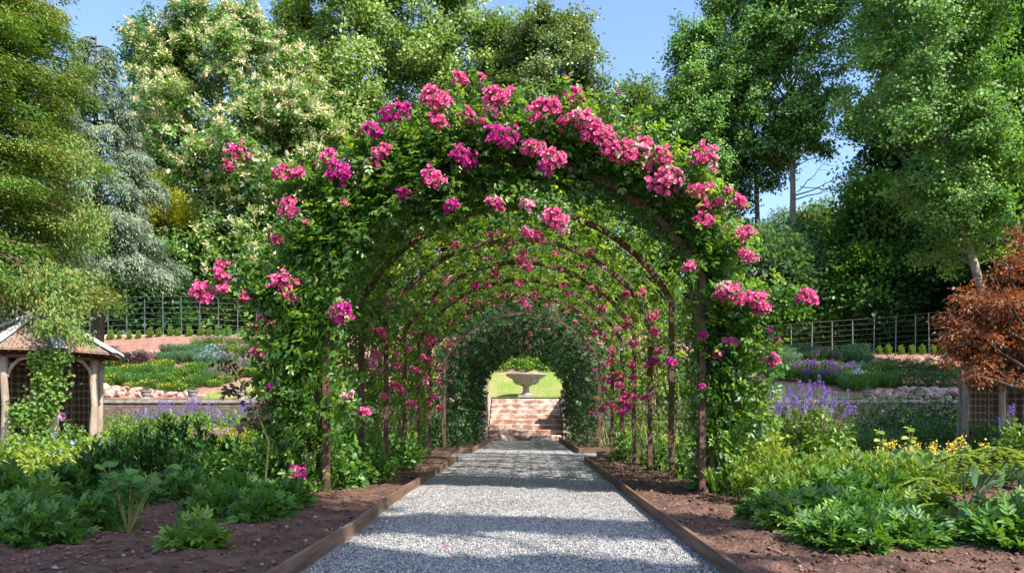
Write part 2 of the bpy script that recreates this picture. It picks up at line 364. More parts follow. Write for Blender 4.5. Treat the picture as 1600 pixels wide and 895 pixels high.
# grass tufts on the lawn so that it has a pile
f = Fol(); n = 26000
gx = rng.uniform(-12, 12, n); gy = 27.9 + rng.uniform(0, 1, n) ** 1.2 * 5.1
ok = ((gx / 11.95) ** 2 + ((gy - 27.0) / 5.85) ** 2 < 1) & ~((abs(gx + .06) < 1.4) & (gy < 28.95)); gx = gx[ok]; gy = gy[ok]
P = np.stack([gx, gy, terr(gx, gy)], -1)
f.add(P, np.array([0, 0, 1.0]) + ru(len(P)) * .6, ru(len(P)), rng.uniform(.02, .05, len(P)), .02, 'tri', rng.random(len(P)))
M['grassblade'] = leaf_mat('grass_blade', [(.14,.20,.03),(.20,.26,.05),(.36,.30,.13)], .6, .3)
tag(f.build('lawn_grass', M['grassblade']), kind='stuff', label='short sunlit grass of the curved lawn beyond the steps')
# soil beds of the lower garden
def fbm(x, y, s):
    return (np.sin(x * s + 1.3 * np.sin(y * s * .7)) * np.cos(y * s * 1.1 + 1.7 * np.sin(x * s * .6)) +
            .6 * np.sin(x * s * 2.3 + 2 * np.cos(y * s * 1.9)) * np.cos(y * s * 2.7 + 1.5 * np.sin(x * s * 2.1)) +
            .4 * np.sin(x * s * 5.1 + 2 * np.cos(y * s * 4.2)) * np.cos(y * s * 5.3))
def xl(y): return np.interp(y, [2, 3.6, 5.0, 6.2, 7.5, 13.3], [-1.03, -1.05, -1.05, -1.11, -1.14, -1.17])
def xr(y): return np.interp(y, [2, 3.6, 6.6, 13.3], [.885, .893, .907, .96])
def zs(x, y): return .040 + .016 * fbm(x, y, 3.1) + .012 * fbm(x + 4, y, 11.0) + rng.normal(0, .004, x.shape)
def soil(name, x0, x1, y0, y1, st):
    me, V, _ = grid_mesh(name, np.arange(x0, x1 + st * .5, st), np.arange(y0, y1 + st * .5, st), zs, M['soil'])
    if y1 < 13.4:
        if x1 < 0 and x1 > -1.5: V[:, 0] += (xl(V[:, 1]) - .012 - x1) * np.clip((V[:, 0] + 2.6) / (x1 + 2.6), 0, 1)
        if x0 > 0 and x0 < 1.5: V[:, 0] += (xr(V[:, 1]) + .012 - x0) * np.clip((2.6 - V[:, 0]) / (2.6 - x0), 0, 1)
        me.vertices.foreach_set('co', V.astype(np.float32).ravel()); me.update()
    tag(link('soil_bed', me), kind='structure')
soil('a', -5.2, -1.16, 2.0, 9.0, .04); soil('a', 1.06, 5.2, 2.0, 9.0, .04)
soil('b', -5.2, -1.18, 9.0, 13.3, .08); soil('b', 1.06, 5.2, 9.0, 13.3, .08)
soil('c', -20, -5.2, 2.0, 13.3, .2); soil('c', 5.2, 20, 2.0, 13.3, .2)
soil('d', -22, -1.18, 16.4, 27.6, .2); soil('d', 1.06, 22, 16.4, 27.6, .2)
soil('e', -3.3, -1.45, 13.36, 14.95, .08); soil('e', 1.32, 3.2, 13.36, 14.95, .08)
# soil crumbs
def crumbs(name, n, xr, yr, smin, smax, zf, mat, keep=None, flat=.6):
    x = rng.uniform(*xr, n); t = rng.random(n) ** 1.6; y = yr[0] + t * (yr[1] - yr[0])
    if keep is not None: k = keep(x, y); x = x[k]; y = y[k]
    n = len(x); s = rng.uniform(smin, smax, n) * rng.uniform(.5, 1, n)
    o = np.array([(1,0,0),(-1,0,0),(0,1,0),(0,-1,0),(0,0,1),(0,0,-1)], float)
    V = o[None] * s[:, None, None] * rng.uniform(.6, 1.3, (n, 6, 1)) * np.array([1, 1, flat])
    a = rng.uniform(0, 6.28, n); ca, sa = np.cos(a), np.sin(a); b = rng.normal(0, .5, n)
    Vx = V[..., 0] * ca[:, None] - V[..., 1] * sa[:, None]; Vy = V[..., 0] * sa[:, None] + V[..., 1] * ca[:, None]; Vz = V[..., 2] + V[..., 0] * b[:, None] * .5
    V = np.stack([Vx + x[:, None], Vy + y[:, None], Vz + zf(x, y)[:, None] + (s * flat * .3)[:, None]], -1).reshape(-1, 3)
    T = np.array([(0,2,4),(2,1,4),(1,3,4),(3,0,4),(2,0,5),(1,2,5),(3,1,5),(0,3,5)])
    Fc = (T[None] + (np.arange(n) * 6)[:, None, None]).reshape(-1, 3)
    f = Fol(); f.V = [V]; f.F = [Fc.reshape(-1)]; f.L = [np.full(len(Fc), 3)]; f.T = [np.repeat(rng.random(n), 8)]
    return f.mesh(name, mat)
zs0 = lambda x, y: .040 + .016 * fbm(x, y, 3.1) + .012 * fbm(x + 4, y, 11.0)
M['crumb'] = leaf_mat('crumb', [(.06,.030,.021),(.12,.06,.043),(.20,.11,.08),(.34,.25,.20)], .95, 0, pos=[0,.5,.93,1])
me = crumbs('soil_crumbs', 26000, (-5, 5), (3.0, 12), .005, .026, zs0, M['crumb'], lambda x, y: (x < xl(y) - .04) | (x > xr(y) + .04))
tag(link('soil_crumbs', me), kind='stuff', label='loose reddish crumbs of earth on the flower beds')
# gravel
def flat_sheet(name, rects, z, mat):
    b = MB()
    for (x0, x1, y0, y1) in rects: b.add([(x0, y0, z), (x1, y0, z), (x1, y1, z), (x0, y1, z)], [(0, 1, 2, 3)])
    return tag(b.build(name, mat), kind='structure')
flat_sheet('gravel_path', [(-1.3, 1.2, -6, 26.6), (-22, -1.3, 13.2, 16.5), (1.2, 22, 13.2, 16.5)], 0.004, M['gravel'])
me = crumbs('gravel', 60000, (-1.02, .88), (3.3, 12.0), .004, .010, lambda x, y: x * 0 + .005, M['pebble'], None, .7)
tag(link('gravel_stones', me), kind='stuff', label='loose grey gravel stones on the path through the arch')

# a few fallen petals and leaves lying on the gravel
f = Fol(); n = 130; px_ = rng.uniform(-1.0, .86, n); py_ = rng.uniform(4, 13.2, n); nn = np.stack([px_, py_, np.full(n, .014)], -1)
X = ru(n); X[:, 2] *= .15; f.add(nn, X, np.array([0, 0, 1.]) + ru(n) * .3, .020, .016, 'petal', rng.random(n)); tag(f.build('fallen_petals', M['pink']), kind='stuff', label='pink petals dropped on the gravel under the roses')
f = Fol(); n = 260; sd_ = rng.choice([-1, 1], n); py_ = rng.uniform(3.6, 13.2, n); px_ = np.where(sd_ < 0, xl(py_) + .03 + rng.exponential(.09, n), xr(py_) - .03 - rng.exponential(.09, n)); nn = np.stack([px_, py_, np.full(n, .013)], -1)
X = ru(n); X[:, 2] *= .15; f.add(nn, X, np.array([0, 0, 1.]) + ru(n) * .3, rng.uniform(.012, .035, n), .014, 'oval', rng.random(n)); M['litter'] = leaf_mat('dry_leaf', [(.10,.055,.03),(.20,.13,.06),(.16,.17,.05)], .8, .1); tag(f.build('fallen_leaves', M['litter']), kind='stuff', label='dry fallen leaves gathered along the gravel edges')

# edging boards
def board(pts, h, name, label, grp='brown edging boards along the gravel'):
    b = MB(); t = .022
    for i in range(len(pts) - 1):
        p, q = Vector((*pts[i], 0)), Vector((*pts[i + 1], 0)); d = (q - p).normalized(); s = Vector((-d.y, d.x, 0)) * t
        hh = h + random.uniform(-.006, .006)
        q2 = q - d * .002
        V = [p - s/2, q2 - s/2, q2 + s/2, p + s/2]
        b.add([v for v in V] + [v + Vector((0, 0, hh)) for v in V], [(0,3,2,1),(4,5,6,7),(0,1,5,4),(1,2,6,5),(2,3,7,6),(3,0,4,7)])
    o = b.build(name, M['board']); tag(o, label, 'edging board', grp); return o
board([(-1.03, 1.5), (-1.05, 3.6), (-1.05, 5.0), (-1.11, 6.2), (-1.14, 7.5), (-1.155, 9.5), (-1.17, 13.3)], .085, 'path_edging', 'long brown board edging the bed under the shaded rose row, in front')
board([(.885, 1.5), (.893, 3.6), (.907, 6.6), (.93, 9.0), (.96, 13.3)], .085, 'path_edging', 'long brown board edging the bed under the sunlit rose row, in front')
board([(-1.175, 13.32), (-3.3, 13.32)], .085, 'path_edging', 'short board closing the front bed at the gravel crossing, shaded row')
board([(.965, 13.32), (3.2, 13.32)], .085, 'path_edging', 'short board closing the front bed at the gravel crossing, sunlit row')
board([(-1.16, 16.42), (-1.15, 21), (-1.17, 26.35)], .12, 'path_edging', 'far board running back to the steps beside the darker leaves')
board([(1.05, 16.42), (1.04, 21), (1.05, 26.35)], .12, 'path_edging', 'far board running back to the steps beside the hanging canes')
board([(-1.175, 16.41), (-4.5, 16.41)], .12, 'path_edging', 'board fronting the far bed past the crossing, shaded row')
board([(1.055, 16.41), (4.5, 16.41)], .12, 'path_edging', 'board fronting the far bed past the crossing, sunlit row')
board([(-1.43, 13.34), (-1.43, 14.95), (-3.3, 14.95)], .11, 'path_edging', 'stub of board round the last shaded post before the crossing')
board([(1.31, 13.34), (1.31, 14.95), (3.2, 14.95)], .11, 'path_edging', 'stub of board round the last sunlit post before the crossing')

# ================================================================ steps, piers, walls, fountain, urns
st = tag(empty('stone_steps', (-.06, 26.4, 0)), 'worn red sandstone steps blotched with pale lichen at the tunnel end', 'steps')
for k in range(8):
    b = MB(); n = 14; z0 = .18 * k; z1 = z0 + .18; y0 = .33 * k; y1 = .33 * (k + 1) + .03 if k < 7 else 2.6
    V = []; xsr = np.linspace(-1.22, 1.22, n)
    for x in xsr:
        j = random.uniform(-.012, .012); V += [(x, y0 + j, z0 + .001 * k), (x, y0 - .02 + j, z1 - .03), (x, y0 + .005 + j, z1 + random.uniform(-.006, .004)), (x, y1, z1), (x, y1, z0)]
    Fc = []
    for i in range(n - 1):
        for c in range(4): Fc.append((i*5+c, (i+1)*5+c, (i+1)*5+c+1, i*5+c+1))
    Fc += [(4,3,2,1,0), tuple((n-1)*5+c for c in range(5))]
    b.add(V, Fc); b.build('step_block', M['step'], st)
M['block'] = noise_mat('pale_lichen_block', [(.26,.15,.11),(.40,.32,.26),(.58,.53,.46)], 4, .9, .6, 22, pos=[.35,.5,.65])
for sx, x0, lab in ((-1, -1.62, 'block pier beside the steps, next to the darker end of the tunnel'), (1, 1.19, 'block pier beside the steps, with rose shoots against it')):
    pe = tag(empty('stone_pier', (x0, 26.35, 0)), 'pale mottled stone ' + lab, 'stone pier', 'piers flanking the steps')
    b = MB(); z = 0
    for i in range(6):
        h = .26; j = random.uniform(-.012, .012); b.box((.0 + j, 0 + j, z), (.31 + j, .34 + j, z + h - .008)); z += h
    b.box((.0, .36, 0), (.30, 2.55, 1.5)); b.build('pier_shaft', M['block'], pe)
    b = MB(); b.box((-.03, -.03, z), (.34, .40, z + .07)); b.build('cap_slab', M['block'], pe)
for sx, x0, x1, lab in ((-1, -23, -1.64, 'stretching from the steps to the sunny pavilion'), (1, 1.53, 23, 'stretching from the steps to the shaded pavilion')):
    w = tag(empty('retaining_wall', ((x0 + x1) / 2, 27.55, 0)), 'low rough stone retaining wall with pale coping ' + lab, 'wall', 'retaining walls beside the steps')
    hw = (x1 - x0) / 2; b = MB(); b.box((-hw, 0, 0), (hw, .24, 1.27)); b.build('wall_face', M['wallstone'], w)
    b = MB(); x = -hw
    while x < hw:
        l = min(random.uniform(.7, 1.1), hw - x); b.box((x, -.05 + random.uniform(-.008, .008), 1.273), (x + l - .01, .27, 1.40 + random.uniform(-.008, .008))); x += l
    b.build('coping', M['stone'], w)
# fountain
fp = hit(822, 622); fp = Vector(((822 - VX) * 30 / F, 30.0, tz(0, 30)))
fo = tag(empty('stone_fountain', fp), 'weathered stone bowl fountain on a short pedestal, standing on the lawn', 'fountain')
b = MB(); b.box((-.30, -.30, 0), (.30, .30, .10)); b.lathe([(.24, .10), (.22, .15), (.15, .19), (.125, .22), (.12, .40), (.15, .43), (.20, .45), (.20, .47), (.10, .475)], 8); b.build('pedestal', M['fountain'], fo)
b = MB(); b.lathe([(.12, .47), (.22, .475), (.36, .50), (.47, .58), (.50, .66), (.51, .70), (.53, .71), (.56, .72)], 64, flute=.018, fn=24)
b.lathe([(.56, .72), (.66, .76), (.74, .82), (.765, .85), (.765, .885), (.75, .90), (.70, .90), (.60, .82), (.3, .72), (.0, .70)], 64); b.build('bowl', M['fountain'], fo, smooth=False)
# urns
def urn_parts(root, s=1):
    b = MB(); b.box((-.13*s, -.13*s, 0), (.13*s, .13*s, .04*s))
    b.lathe([(.12*s,.04*s),(.10*s,.07*s),(.09*s,.085*s),(.13*s,.11*s),(.155*s,.17*s),(.16*s,.22*s),(.155*s,.23*s),(.185*s,.25*s),(.195*s,.27*s),(.195*s,.30*s),(.17*s,.305*s),(.16*s,.27*s),(.0,.265*s)], 20)
    b.build('pot', M['stone'], root)
    f = Fol(); n = 90; P = np.zeros((n, 3)); P[:, 0] = rng.normal(0, .06*s, n); P[:, 1] = rng.normal(0, .06*s, n); P[:, 2] = .27*s
    X = ru(n); X[:, 2] = abs(X[:, 2]) + .6
    f.add(P, X, ru(n), rng.uniform(.08, .2, n)*s, .03*s, 'quad', rng.random(n)); f.build('pot_plant', M['greyleaf'], root)
u0 = empty('stone_urn'); urn_parts(u0)
first = [u0]
def urn(x, y, z, label, rz=0):
    o = u0 if first else copy_tree(u0)
    if first: first.pop()
    o.location = (x, y, z); o.rotation_euler = (0, 0, rz); tag(o, label, 'urn', 'stone urns along the wall and steps')
for px, l in ((155, 'squat stone urn on the wall coping right beside the sunny pavilion post'), (228, 'squat stone urn on the sunny wall among pink rocks, second from pavilion'),
              (301, 'squat stone urn on the sunny wall where the rocks end and lawn begins'), (375, 'squat stone urn on the sunny wall in front of plain lawn, partly behind plants')):
    urn((px - VX) * 27.67 / F, 27.67, 1.405, l, random.random())
for px, l in ((1203, 'squat stone urn with red sprigs seen behind violet flower spikes'), (1356, 'squat stone urn with upright sprigs on the shaded wall at the lawn corner'),
              (1434, 'squat stone urn with drooping sprigs on the shaded wall amid rocks'), (1506, 'squat stone urn on the wall coping beside the shaded pavilion post')):
    urn((px - VX) * 27.67 / F, 27.67, 1.405, l, random.random())
urn(-1.465, 26.52, 1.64, 'stone urn on top of the pier at the darker side of the steps'); urn(1.345, 26.52, 1.64, 'stone urn on top of the pier with rose shoots by the steps')

# rocks
def rock_mesh(i):
    import bmesh
    bm = bmesh.new(); bmesh.ops.create_icosphere(bm, subdivisions=2, radius=1)
    off = Vector((i * 7.1, i * 3.3, i)); sx, sy, sz = random.uniform(.8, 1.3), random.uniform(.7, 1), random.uniform(.55, 1.0)
    from mathutils import noise as N
    for v_ in bm.verts:
        p = v_.co.copy(); d = 1 + .42 * N.noise(p * 1.3 + off) + .15 * N.noise(p * 4 + off)
        q = p * d; q = Vector((q.x * sx, q.y * sy, q.z * sz)); q.z = max(q.z, -.45); v_.co = q
    me = bpy.data.meshes.new('rock'); bm.to_mesh(me); bm.free(); me.materials.append(M['rock']); return me
RM = [rock_mesh(i) for i in range(7)]
def rock(px, py, s, label, grp):
    p = hit(px, py); o = link('rock', RM[random.randrange(7)]); o.location = (p.x, p.y, p.z + .12 * s)
    o.rotation_euler = (random.uniform(-.5, .5), random.uniform(-.5, .5), random.uniform(0, 6.3)); o.scale = (s, s, s * random.uniform(.7, 1.15)); tag(o, label, 'rock', grp)
for i in range(24): rock(178 + i * 6.5 + random.uniform(-2, 2), 556 - 8 * (i / 24) ** .7 + random.uniform(-1.5, 1.5), random.uniform(.12, .21), f'pale pink rock in the upper curving row below the mulch slope, {ORD[i]} from the pavilion', 'rocks edging the upper slope')
for i in range(9): rock(158 + i * 4.5, 584 - i * 3.0, random.uniform(.08, .15), f'small pale rock in the short row climbing behind the pavilion roof, {ORD[i]} up', 'small rocks behind the pavilion')
for i in range(28):
    t = i / 28; rock(150 + t * 172 + random.uniform(-3, 3), 619 - (i % 3) * 6 * (1 - t) + random.uniform(-1, 1), random.uniform(.14, .30) * (1.1 - .35 * t), f'pinkish rockery boulder behind the sunny wall coping, {ORD[i]} from the pavilion', 'rockery behind the sunny wall')
for i in range(24):
    t = i / 24; rock(1362 + t * 135 + random.uniform(-3, 3), 622 - (i % 3) * 5 + random.uniform(-1, 1), random.uniform(.15, .28), f'grey-pink rockery boulder behind the shaded wall coping, {ORD[i]} from the lawn', 'rockery behind the shaded wall')
for i, (px, py) in enumerate(((1438, 561), (1455, 562), (1463, 564), (1472, 565), (1490, 572))): rock(px, py, .14, f'small pale rock at the top of the shaded bank, {ORD[i]} from the lawn', 'small rocks on the shaded bank')

# fences
def fence(pts, h, nrail, pm, rm, label, spacing):
    P = [Vector(p) for p in pts]; L = [0]
    for i in range(1, len(P)): L.append(L[-1] + (P[i].xy - P[i-1].xy).length)
    def at(s):
        for i in range(1, len(P)):
            if s <= L[i]: t = (s - L[i-1]) / (L[i] - L[i-1]); return P[i-1].lerp(P[i], t)
        return P[-1].copy()
    n = int(L[-1] / spacing); c = P[0]
    root = tag(empty('rail_fence', c), label, 'fence'); po = [at(L[-1] * i / n) for i in range(n + 1)]
    pmsh = MB(); pmsh.box((-.016, -.022, -.2), (.016, .022, h)); pme = pmsh.mesh('fence_post', pm)
    for p in po:
        o = link('fence_post', pme, root, p - c); o.rotation_euler = (random.uniform(-.01, .01), random.uniform(-.02, .02), 0)
    for k in range(nrail):
        z = h - .02 - k * (h - .16) / (nrail - 1) ; b = MB(); b.tube([p - c + Vector((0, -.03, z)) for p in po], .010 if k else .014, 5); b.build('fence_rail', rm, root)
lp = []
for px, top in ((-60, 478), (0, 473), (60, 470), (137, 466), (200, 464), (262, 462), (330, 463), (420, 470), (480, 481), (560, 492), (640, 500)):
    D = 1.8 * F / 57 * (1 + .0 * px); p = W(px, top, D * (1 if px < 330 else 1 + (px - 330) * .0004)); lp.append((p.x, p.y, p.z - 1.8))
for i, (x, y, z) in enumerate(lp): lp[i] = (x, y, z)
fence(lp, 1.8, 7, M['fence'], M['fence'], 'tall black iron rail fence curving above the sunny mulch slope', .88)
rp = []
for px, top, hh in ((1060, 517, 50), (1150, 512, 50), (1211, 508, 51), (1271, 503, 52), (1363, 497, 53), (1425, 491, 54), (1456, 488, 56), (1530, 483, 58), (1640, 478, 60)):
    D = 1.8 * F / hh; p = W(px, top, D); rp.append((p.x, p.y, p.z - 1.8))
fence(rp, 1.8, 7, M['galv'], M['fence'], 'tall thin rail fence with pale posts above the shaded bank', 1.03)
# raise/lower fence feet into the ground is left to the posts' buried lengths

# pale parked caravan-like roof glimpsed behind the far fence
p = W(1352, 529, 52)
ve = tag(empty('metal_canopy', p), 'pale blue-white flat metal structure with a small knob beyond the far fence', 'metal structure')
b = MB(); b.box((-.9, -.4, -.08), (.9, .4, .08)); b.build('flat_top', M['white'], ve)
b = MB(); b.box((-.08, -.15, .08), (.30, .15, .36)); b.build('raised_cap', M['white'], ve)
b = MB()
for x in (-.8, .8):
    for y in (-.3, .3): b.box((x - .03, y - .03, tz(p.x, p.y) - p.z), (x + .03, y + .03, -.08))
b.build('support_leg', M['white'], ve)

# ================================================================ pavilions
from mathutils import Matrix
m, nt, out = nodes('log_end_panel')
tc = nt.nodes.new("ShaderNodeUVMap")
br = nt.nodes.new("ShaderNodeTexVoronoi"); br.inputs["Randomness"].default_value = 0; br.inputs["Scale"].default_value = 1; br.voronoi_dimensions = '2D'
mp = nt.nodes.new("ShaderNodeMapping"); mp.inputs["Scale"].default_value = (6.4, 6.4, 1); nt.links.new(tc.outputs[0], mp.inputs[0]); nt.links.new(mp.outputs[0], br.inputs["Vector"])
cc = ramp(nt, br.outputs["Distance"], [(.18,.08,.05),(.07,.028,.018),(.10,.04,.026),(.10,.04,.026),(.19,.22,.13)], [0,.12,.3,.445,.46], 'CONSTANT')
b_ = nt.nodes.new("ShaderNodeBsdfPrincipled"); b_.inputs["Roughness"].default_value = .8; nt.links.new(cc, b_.inputs["Base Color"])
bp = nt.nodes.new("ShaderNodeBump"); bp.invert = True; bp.inputs["Distance"].default_value = .03; nt.links.new(br.outputs["Distance"], bp.inputs["Height"]); nt.links.new(bp.outputs[0], b_.inputs["Normal"])
nt.links.new(b_.outputs[0], out.inputs[0]); M['panel'] = m
def uvmesh(verts, faces, uvs, mat, name):
    me = bpy.data.meshes.new(name); me.from_pydata(verts, [], faces); l = me.uv_layers.new(name='UVMap')
    k = 0
    for p_, u in zip(me.polygons, uvs):
        for j in range(p_.loop_total): l.data[p_.loop_start + j].uv = u[j]
    me.materials.append(mat); return me
def pavilion(x, y, Rp, Re, ze, za, rot, label, walls, lead=True):
    root = tag(empty('garden_pavilion', (x, y, 0)), label, 'pavilion', 'octagonal garden pavilions')
    A = [rad(rot + 45 * k) for k in range(8)]
    def pt(r, a, z): return Vector((r * math.cos(a), -r * math.sin(a), z))
    # roof slopes
    V = []; Fc = []; U = []
    for k in range(8):
        a, c = A[k], A[(k + 1) % 8]; e0, e1 = pt(Re, a, ze), pt(Re, c, ze); ap = Vector((0, 0, za)); w = (e0 - e1).length; hgt = (ap - (e0 + e1) / 2).length
        n = len(V); V += [e0, e1, ap, e0 + Vector((0,0,-.04)), e1 + Vector((0,0,-.04)), ap + Vector((0,0,-.06))]
        Fc += [(n, n+1, n+2), (n+3, n+5, n+4), (n, n+3, n+4, n+1)]; U += [[(0,0),(w,0),(w/2,hgt)], [(0,0),(w/2,hgt),(w,0)], [(0,0),(0,.04),(w,.04),(w,0)]]
    rf = link('roof', uvmesh([tuple(v) for v in V], Fc, U, M['tiles'], 'roof'), root)
    for k in range(8):
        e, ap = pt(Re + .03, A[k], ze + .012), Vector((0, 0, za + .02)); d = (ap - e).normalized(); s = Vector((math.sin(A[k]), math.cos(A[k]), 0)); b = MB()
        w0, w1 = .125, .06
        b.add([e - s*w0, e + s*w0, ap + s*w1, ap - s*w1, e - s*w0 + Vector((0,0,.02)), e + s*w0 + Vector((0,0,.02)), ap + s*w1 + Vector((0,0,.02)), ap - s*w1 + Vector((0,0,.02))],
              [(0,3,2,1),(4,5,6,7),(0,1,5,4),(1,2,6,5),(2,3,7,6),(3,0,4,7)])
        b.tube([e + Vector((0,0,.03)), ap + Vector((0,0,.03))], .03, 8); b.build('ridge_strip', M['lead'], rf)
    b = MB(); b.lathe([(.09, 0), (.05, .05), (.03, .12), (.055, .15), (.05, .2), (.0, .27)], 10, c=(0, 0, za)); b.build('finial', M['lead'], rf, smooth=True)
    # beams, posts, braces
    b = MB()
    for k in range(8):
        p, q = pt(Rp, A[k], ze - .11), pt(Rp, A[(k+1) % 8], ze - .11); b.tube([p, q], .055, 4)
    b.build('eaves_beam', M['brownwood'], root)
    b = MB()
    for k in range(8):
        for t in np.linspace(.1, .9, 6):
            q = pt(Re - .03, A[k], ze - .065).lerp(pt(Re - .03, A[(k+1) % 8], ze - .065), t); qi = Vector((q.x * .6, q.y * .6, q.z + .22)); b.tube([q, qi], .022, 4)
    b.build('rafter', M['brownwood'], root)
    for k in range(8):
        b = MB(); p0 = pt(Rp, A[k], 0); b.tube([p0 + Vector((random.uniform(-.02, .02), 0, z)) for z in (0, .5, 1.0, 1.5, ze - .15)], [.085, .08, .07, .068, .08], 8); po = b.build('post', M['timber'], root, smooth=True)
        for kk in (-1, 1):
            q = pt(Rp, A[(k + kk) % 8], 0); d = (q - p0).normalized(); b = MB()
            b.tube([p0 + Vector((0, 0, ze - .55)) + d * .04, p0 + Vector((0, 0, ze - .36)) + d * .10, p0 + Vector((0, 0, ze - .2)) + d * .24, p0 + Vector((0, 0, ze - .15)) + d * .40], [.03, .035, .035, .03], 6); b.build('brace', M['timber'], po)
    for k, kind in walls:
        p, q = pt(Rp - .06, A[k], 0), pt(Rp - .06, A[(k+1) % 8], 0); w = (q - p).length; z1 = ze - .2
        n = Vector((p.x + q.x, p.y + q.y, 0)).normalized() * .04
        V = [p, q, q + Vector((0,0,z1)), p + Vector((0,0,z1))]; V += [v_ + n for v_ in V]
        Fc = [(0,1,2,3),(7,6,5,4),(0,4,5,1),(2,6,7,3)]; uu = [(0,0),(w,0),(w,z1),(0,z1)]
        link('wall_panel', uvmesh([tuple(v_) for v_ in V], Fc, [uu, uu[::-1], uu, uu], M['panel'] if kind else M['cream'], 'wall_panel'), root)
    b = MB()
    for k in (4, 5, 6):
        p, q = pt(Rp - .12, A[k], .45), pt(Rp - .12, A[(k+1) % 8], .45); i0, i1 = p * .6, q * .6; i0.z = i1.z = .45
        b.add([p, q, i1, i0, p - Vector((0,0,.05)), q - Vector((0,0,.05)), i1 - Vector((0,0,.05)), i0 - Vector((0,0,.05))], [(0,1,2,3),(7,6,5,4),(3,2,6,7),(0,3,7,4)])
        b.box((min(i0.x, i1.x), min(i0.y, i1.y), .0), (min(i0.x, i1.x) + .05, min(i0.y, i1.y) + .05, .4))
    b.build('bench', M['brownwood'], root)
    return root
pavilion(-10.25, 16.8, 1.12, 1.55, 2.09, 2.98, 2, 'octagonal oak pavilion with clay roof in full sun, vine on its front', [(3, 1), (4, 1), (5, 1), (6, 1), (7, 0)])
pavilion(10.75, 17.5, 1.12, 1.5, 2.10, 3.0, 0, 'octagonal pavilion half hidden by the red maple in shade', [(4, 1), (5, 1), (6, 1), (7, 1)])
# ================================================================ trees
def crown(blobs, ncl, lpc, clr, L, Wd, tpl, droop=0.0, sub=16, up=.8, flat=.55, subr=.40, f=None, f2=None, f2n=0, upper=.2, tvar=.3):
    """leaf clumps spread over lumps that sit on the crown's big masses; returns cluster centres"""
    f = f or Fol(); blobs = [np.array(b, float) for b in blobs]
    area = np.array([(b[3] * b[5] + b[3] * b[4]) for b in blobs]); area /= area.sum(); allc = []; Wd = Wd * 1.45; ncl = int(ncl * 1.35)
    for b, ar in zip(blobs, area):
        c, r = b[:3], b[3:6]; ns = sub
        ns = int(ns * (1.5 if ar > .04 else .8)); d = ru(ns); d[:, 1] -= .25; d = nrm(d); s = c + d * r * rng.uniform(.5, 1.0, (ns, 1)); sr = subr * rng.uniform(.45, 1.1, (ns, 1)) * r
        n = max(3, int(ncl * ar)); k = rng.integers(0, ns, n)
        dd = ru(n); C = s[k] + dd * sr[k] * rng.uniform(.72, 1.08, (n, 1))
        q = (C - c) / r; rr = np.linalg.norm(q, axis=1)
        keep = (rr > .50) & ((q[:, 1] < .35) | (rng.random(n) < .25)); C = C[keep]; out = nrm(nrm(C - c) * .6 + nrm(C - s[k[keep]]) * .6)
        allc.append(C); m = len(C); stn = rng.random(ns); ct = .5 * rng.random(m) + .5 * stn[k[keep]]
        idx = np.repeat(np.arange(m), lpc); N = len(idx)
        off = rng.normal(size=(N, 3)) * clr * np.array([1, 1, flat]) * .72; spr = nrm(out + ru(m) * .5 + np.array([0, 0, .25])); off += spr[idx] * (rng.uniform(-.6, 2.4, N) * clr)[:, None]; off[:, 2] -= droop * np.linalg.norm(off[:, :2], axis=1) * .8
        P = C[idx] + off; X = nrm(off + out[idx] * clr * .8 + ru(N) * clr * .5); X[:, 2] -= droop; X = nrm(X)
        U = nrm(np.array([0, 0, up * .55]) + ru(N) * .65 + out[idx] * .6)
        f.add(P, X, U, L * rng.uniform(.65, 1.25, N), Wd * rng.uniform(.7, 1.2, N), tpl, ct[idx] * (1 - tvar) + rng.random(N) * tvar)
        if f2 is not None:
            sel = (out[:, 2] > upper) & (rng.random(m) < f2n); Cs = C[sel] + out[sel] * clr * .7; kk = 22
            idx = np.repeat(np.arange(len(Cs)), kk); N = len(idx); X = ru(N); X[:, 2] = X[:, 2] * .6 + .25; X = X + out[sel][idx] * .5
            f2.add(Cs[idx] + rng.normal(0, .09, (N, 3)), X, ru(N) + out[sel][idx], rng.uniform(.2, .36, N), .075, 'quad', rng.random(N))
    return f, np.concatenate(allc)
def limb(b, p, q, r0, r1, n=6, wig=.06, sides=7):
    p, q = Vector(p), Vector(q); L = (q - p).length; pts = []
    for i in range(n + 1):
        t = i / n; w = math.sin(t * math.pi) * L * wig; pts.append(p.lerp(q, t) + Vector((random.uniform(-w, w), random.uniform(-w, w), random.uniform(-w, w) * .4 - (1 - t) * t * L * .12)))
    b.tube(pts, [r0 + (r1 - r0) * i / n for i in range(n + 1)], sides); return pts
def PB(specs, D, dr=.85):
    """crown masses given as (screen x, y, half width, half height[, depth shift])"""
    o = []
    for s_ in specs:
        d = D + (s_[4] if len(s_) > 4 else 0); p = W(s_[0], s_[1], d); k = d / F; rx, rz = s_[2] * k, s_[3] * k
        rx *= .91; rz *= .91; o.append((p.x, p.y, p.z, rx, (rx + rz) / 2 * dr, rz))
    return o
def satellites(specs, k=3):
    o = []
    for q in specs:
        o.append((q[0], q[1], q[2] * .86, q[3] * .86, *q[4:]))
        for i in range(k):
            a = random.uniform(-.6, 3.74); t = random.uniform(.28, .5); o.append((q[0] + math.cos(a) * q[2] * .8, q[1] - math.sin(a) * q[3] * .8, q[2] * t, q[3] * t * random.uniform(.8, 1.3), (q[4] if len(q) > 4 else 0) - random.uniform(0, 1.2)))
    return o
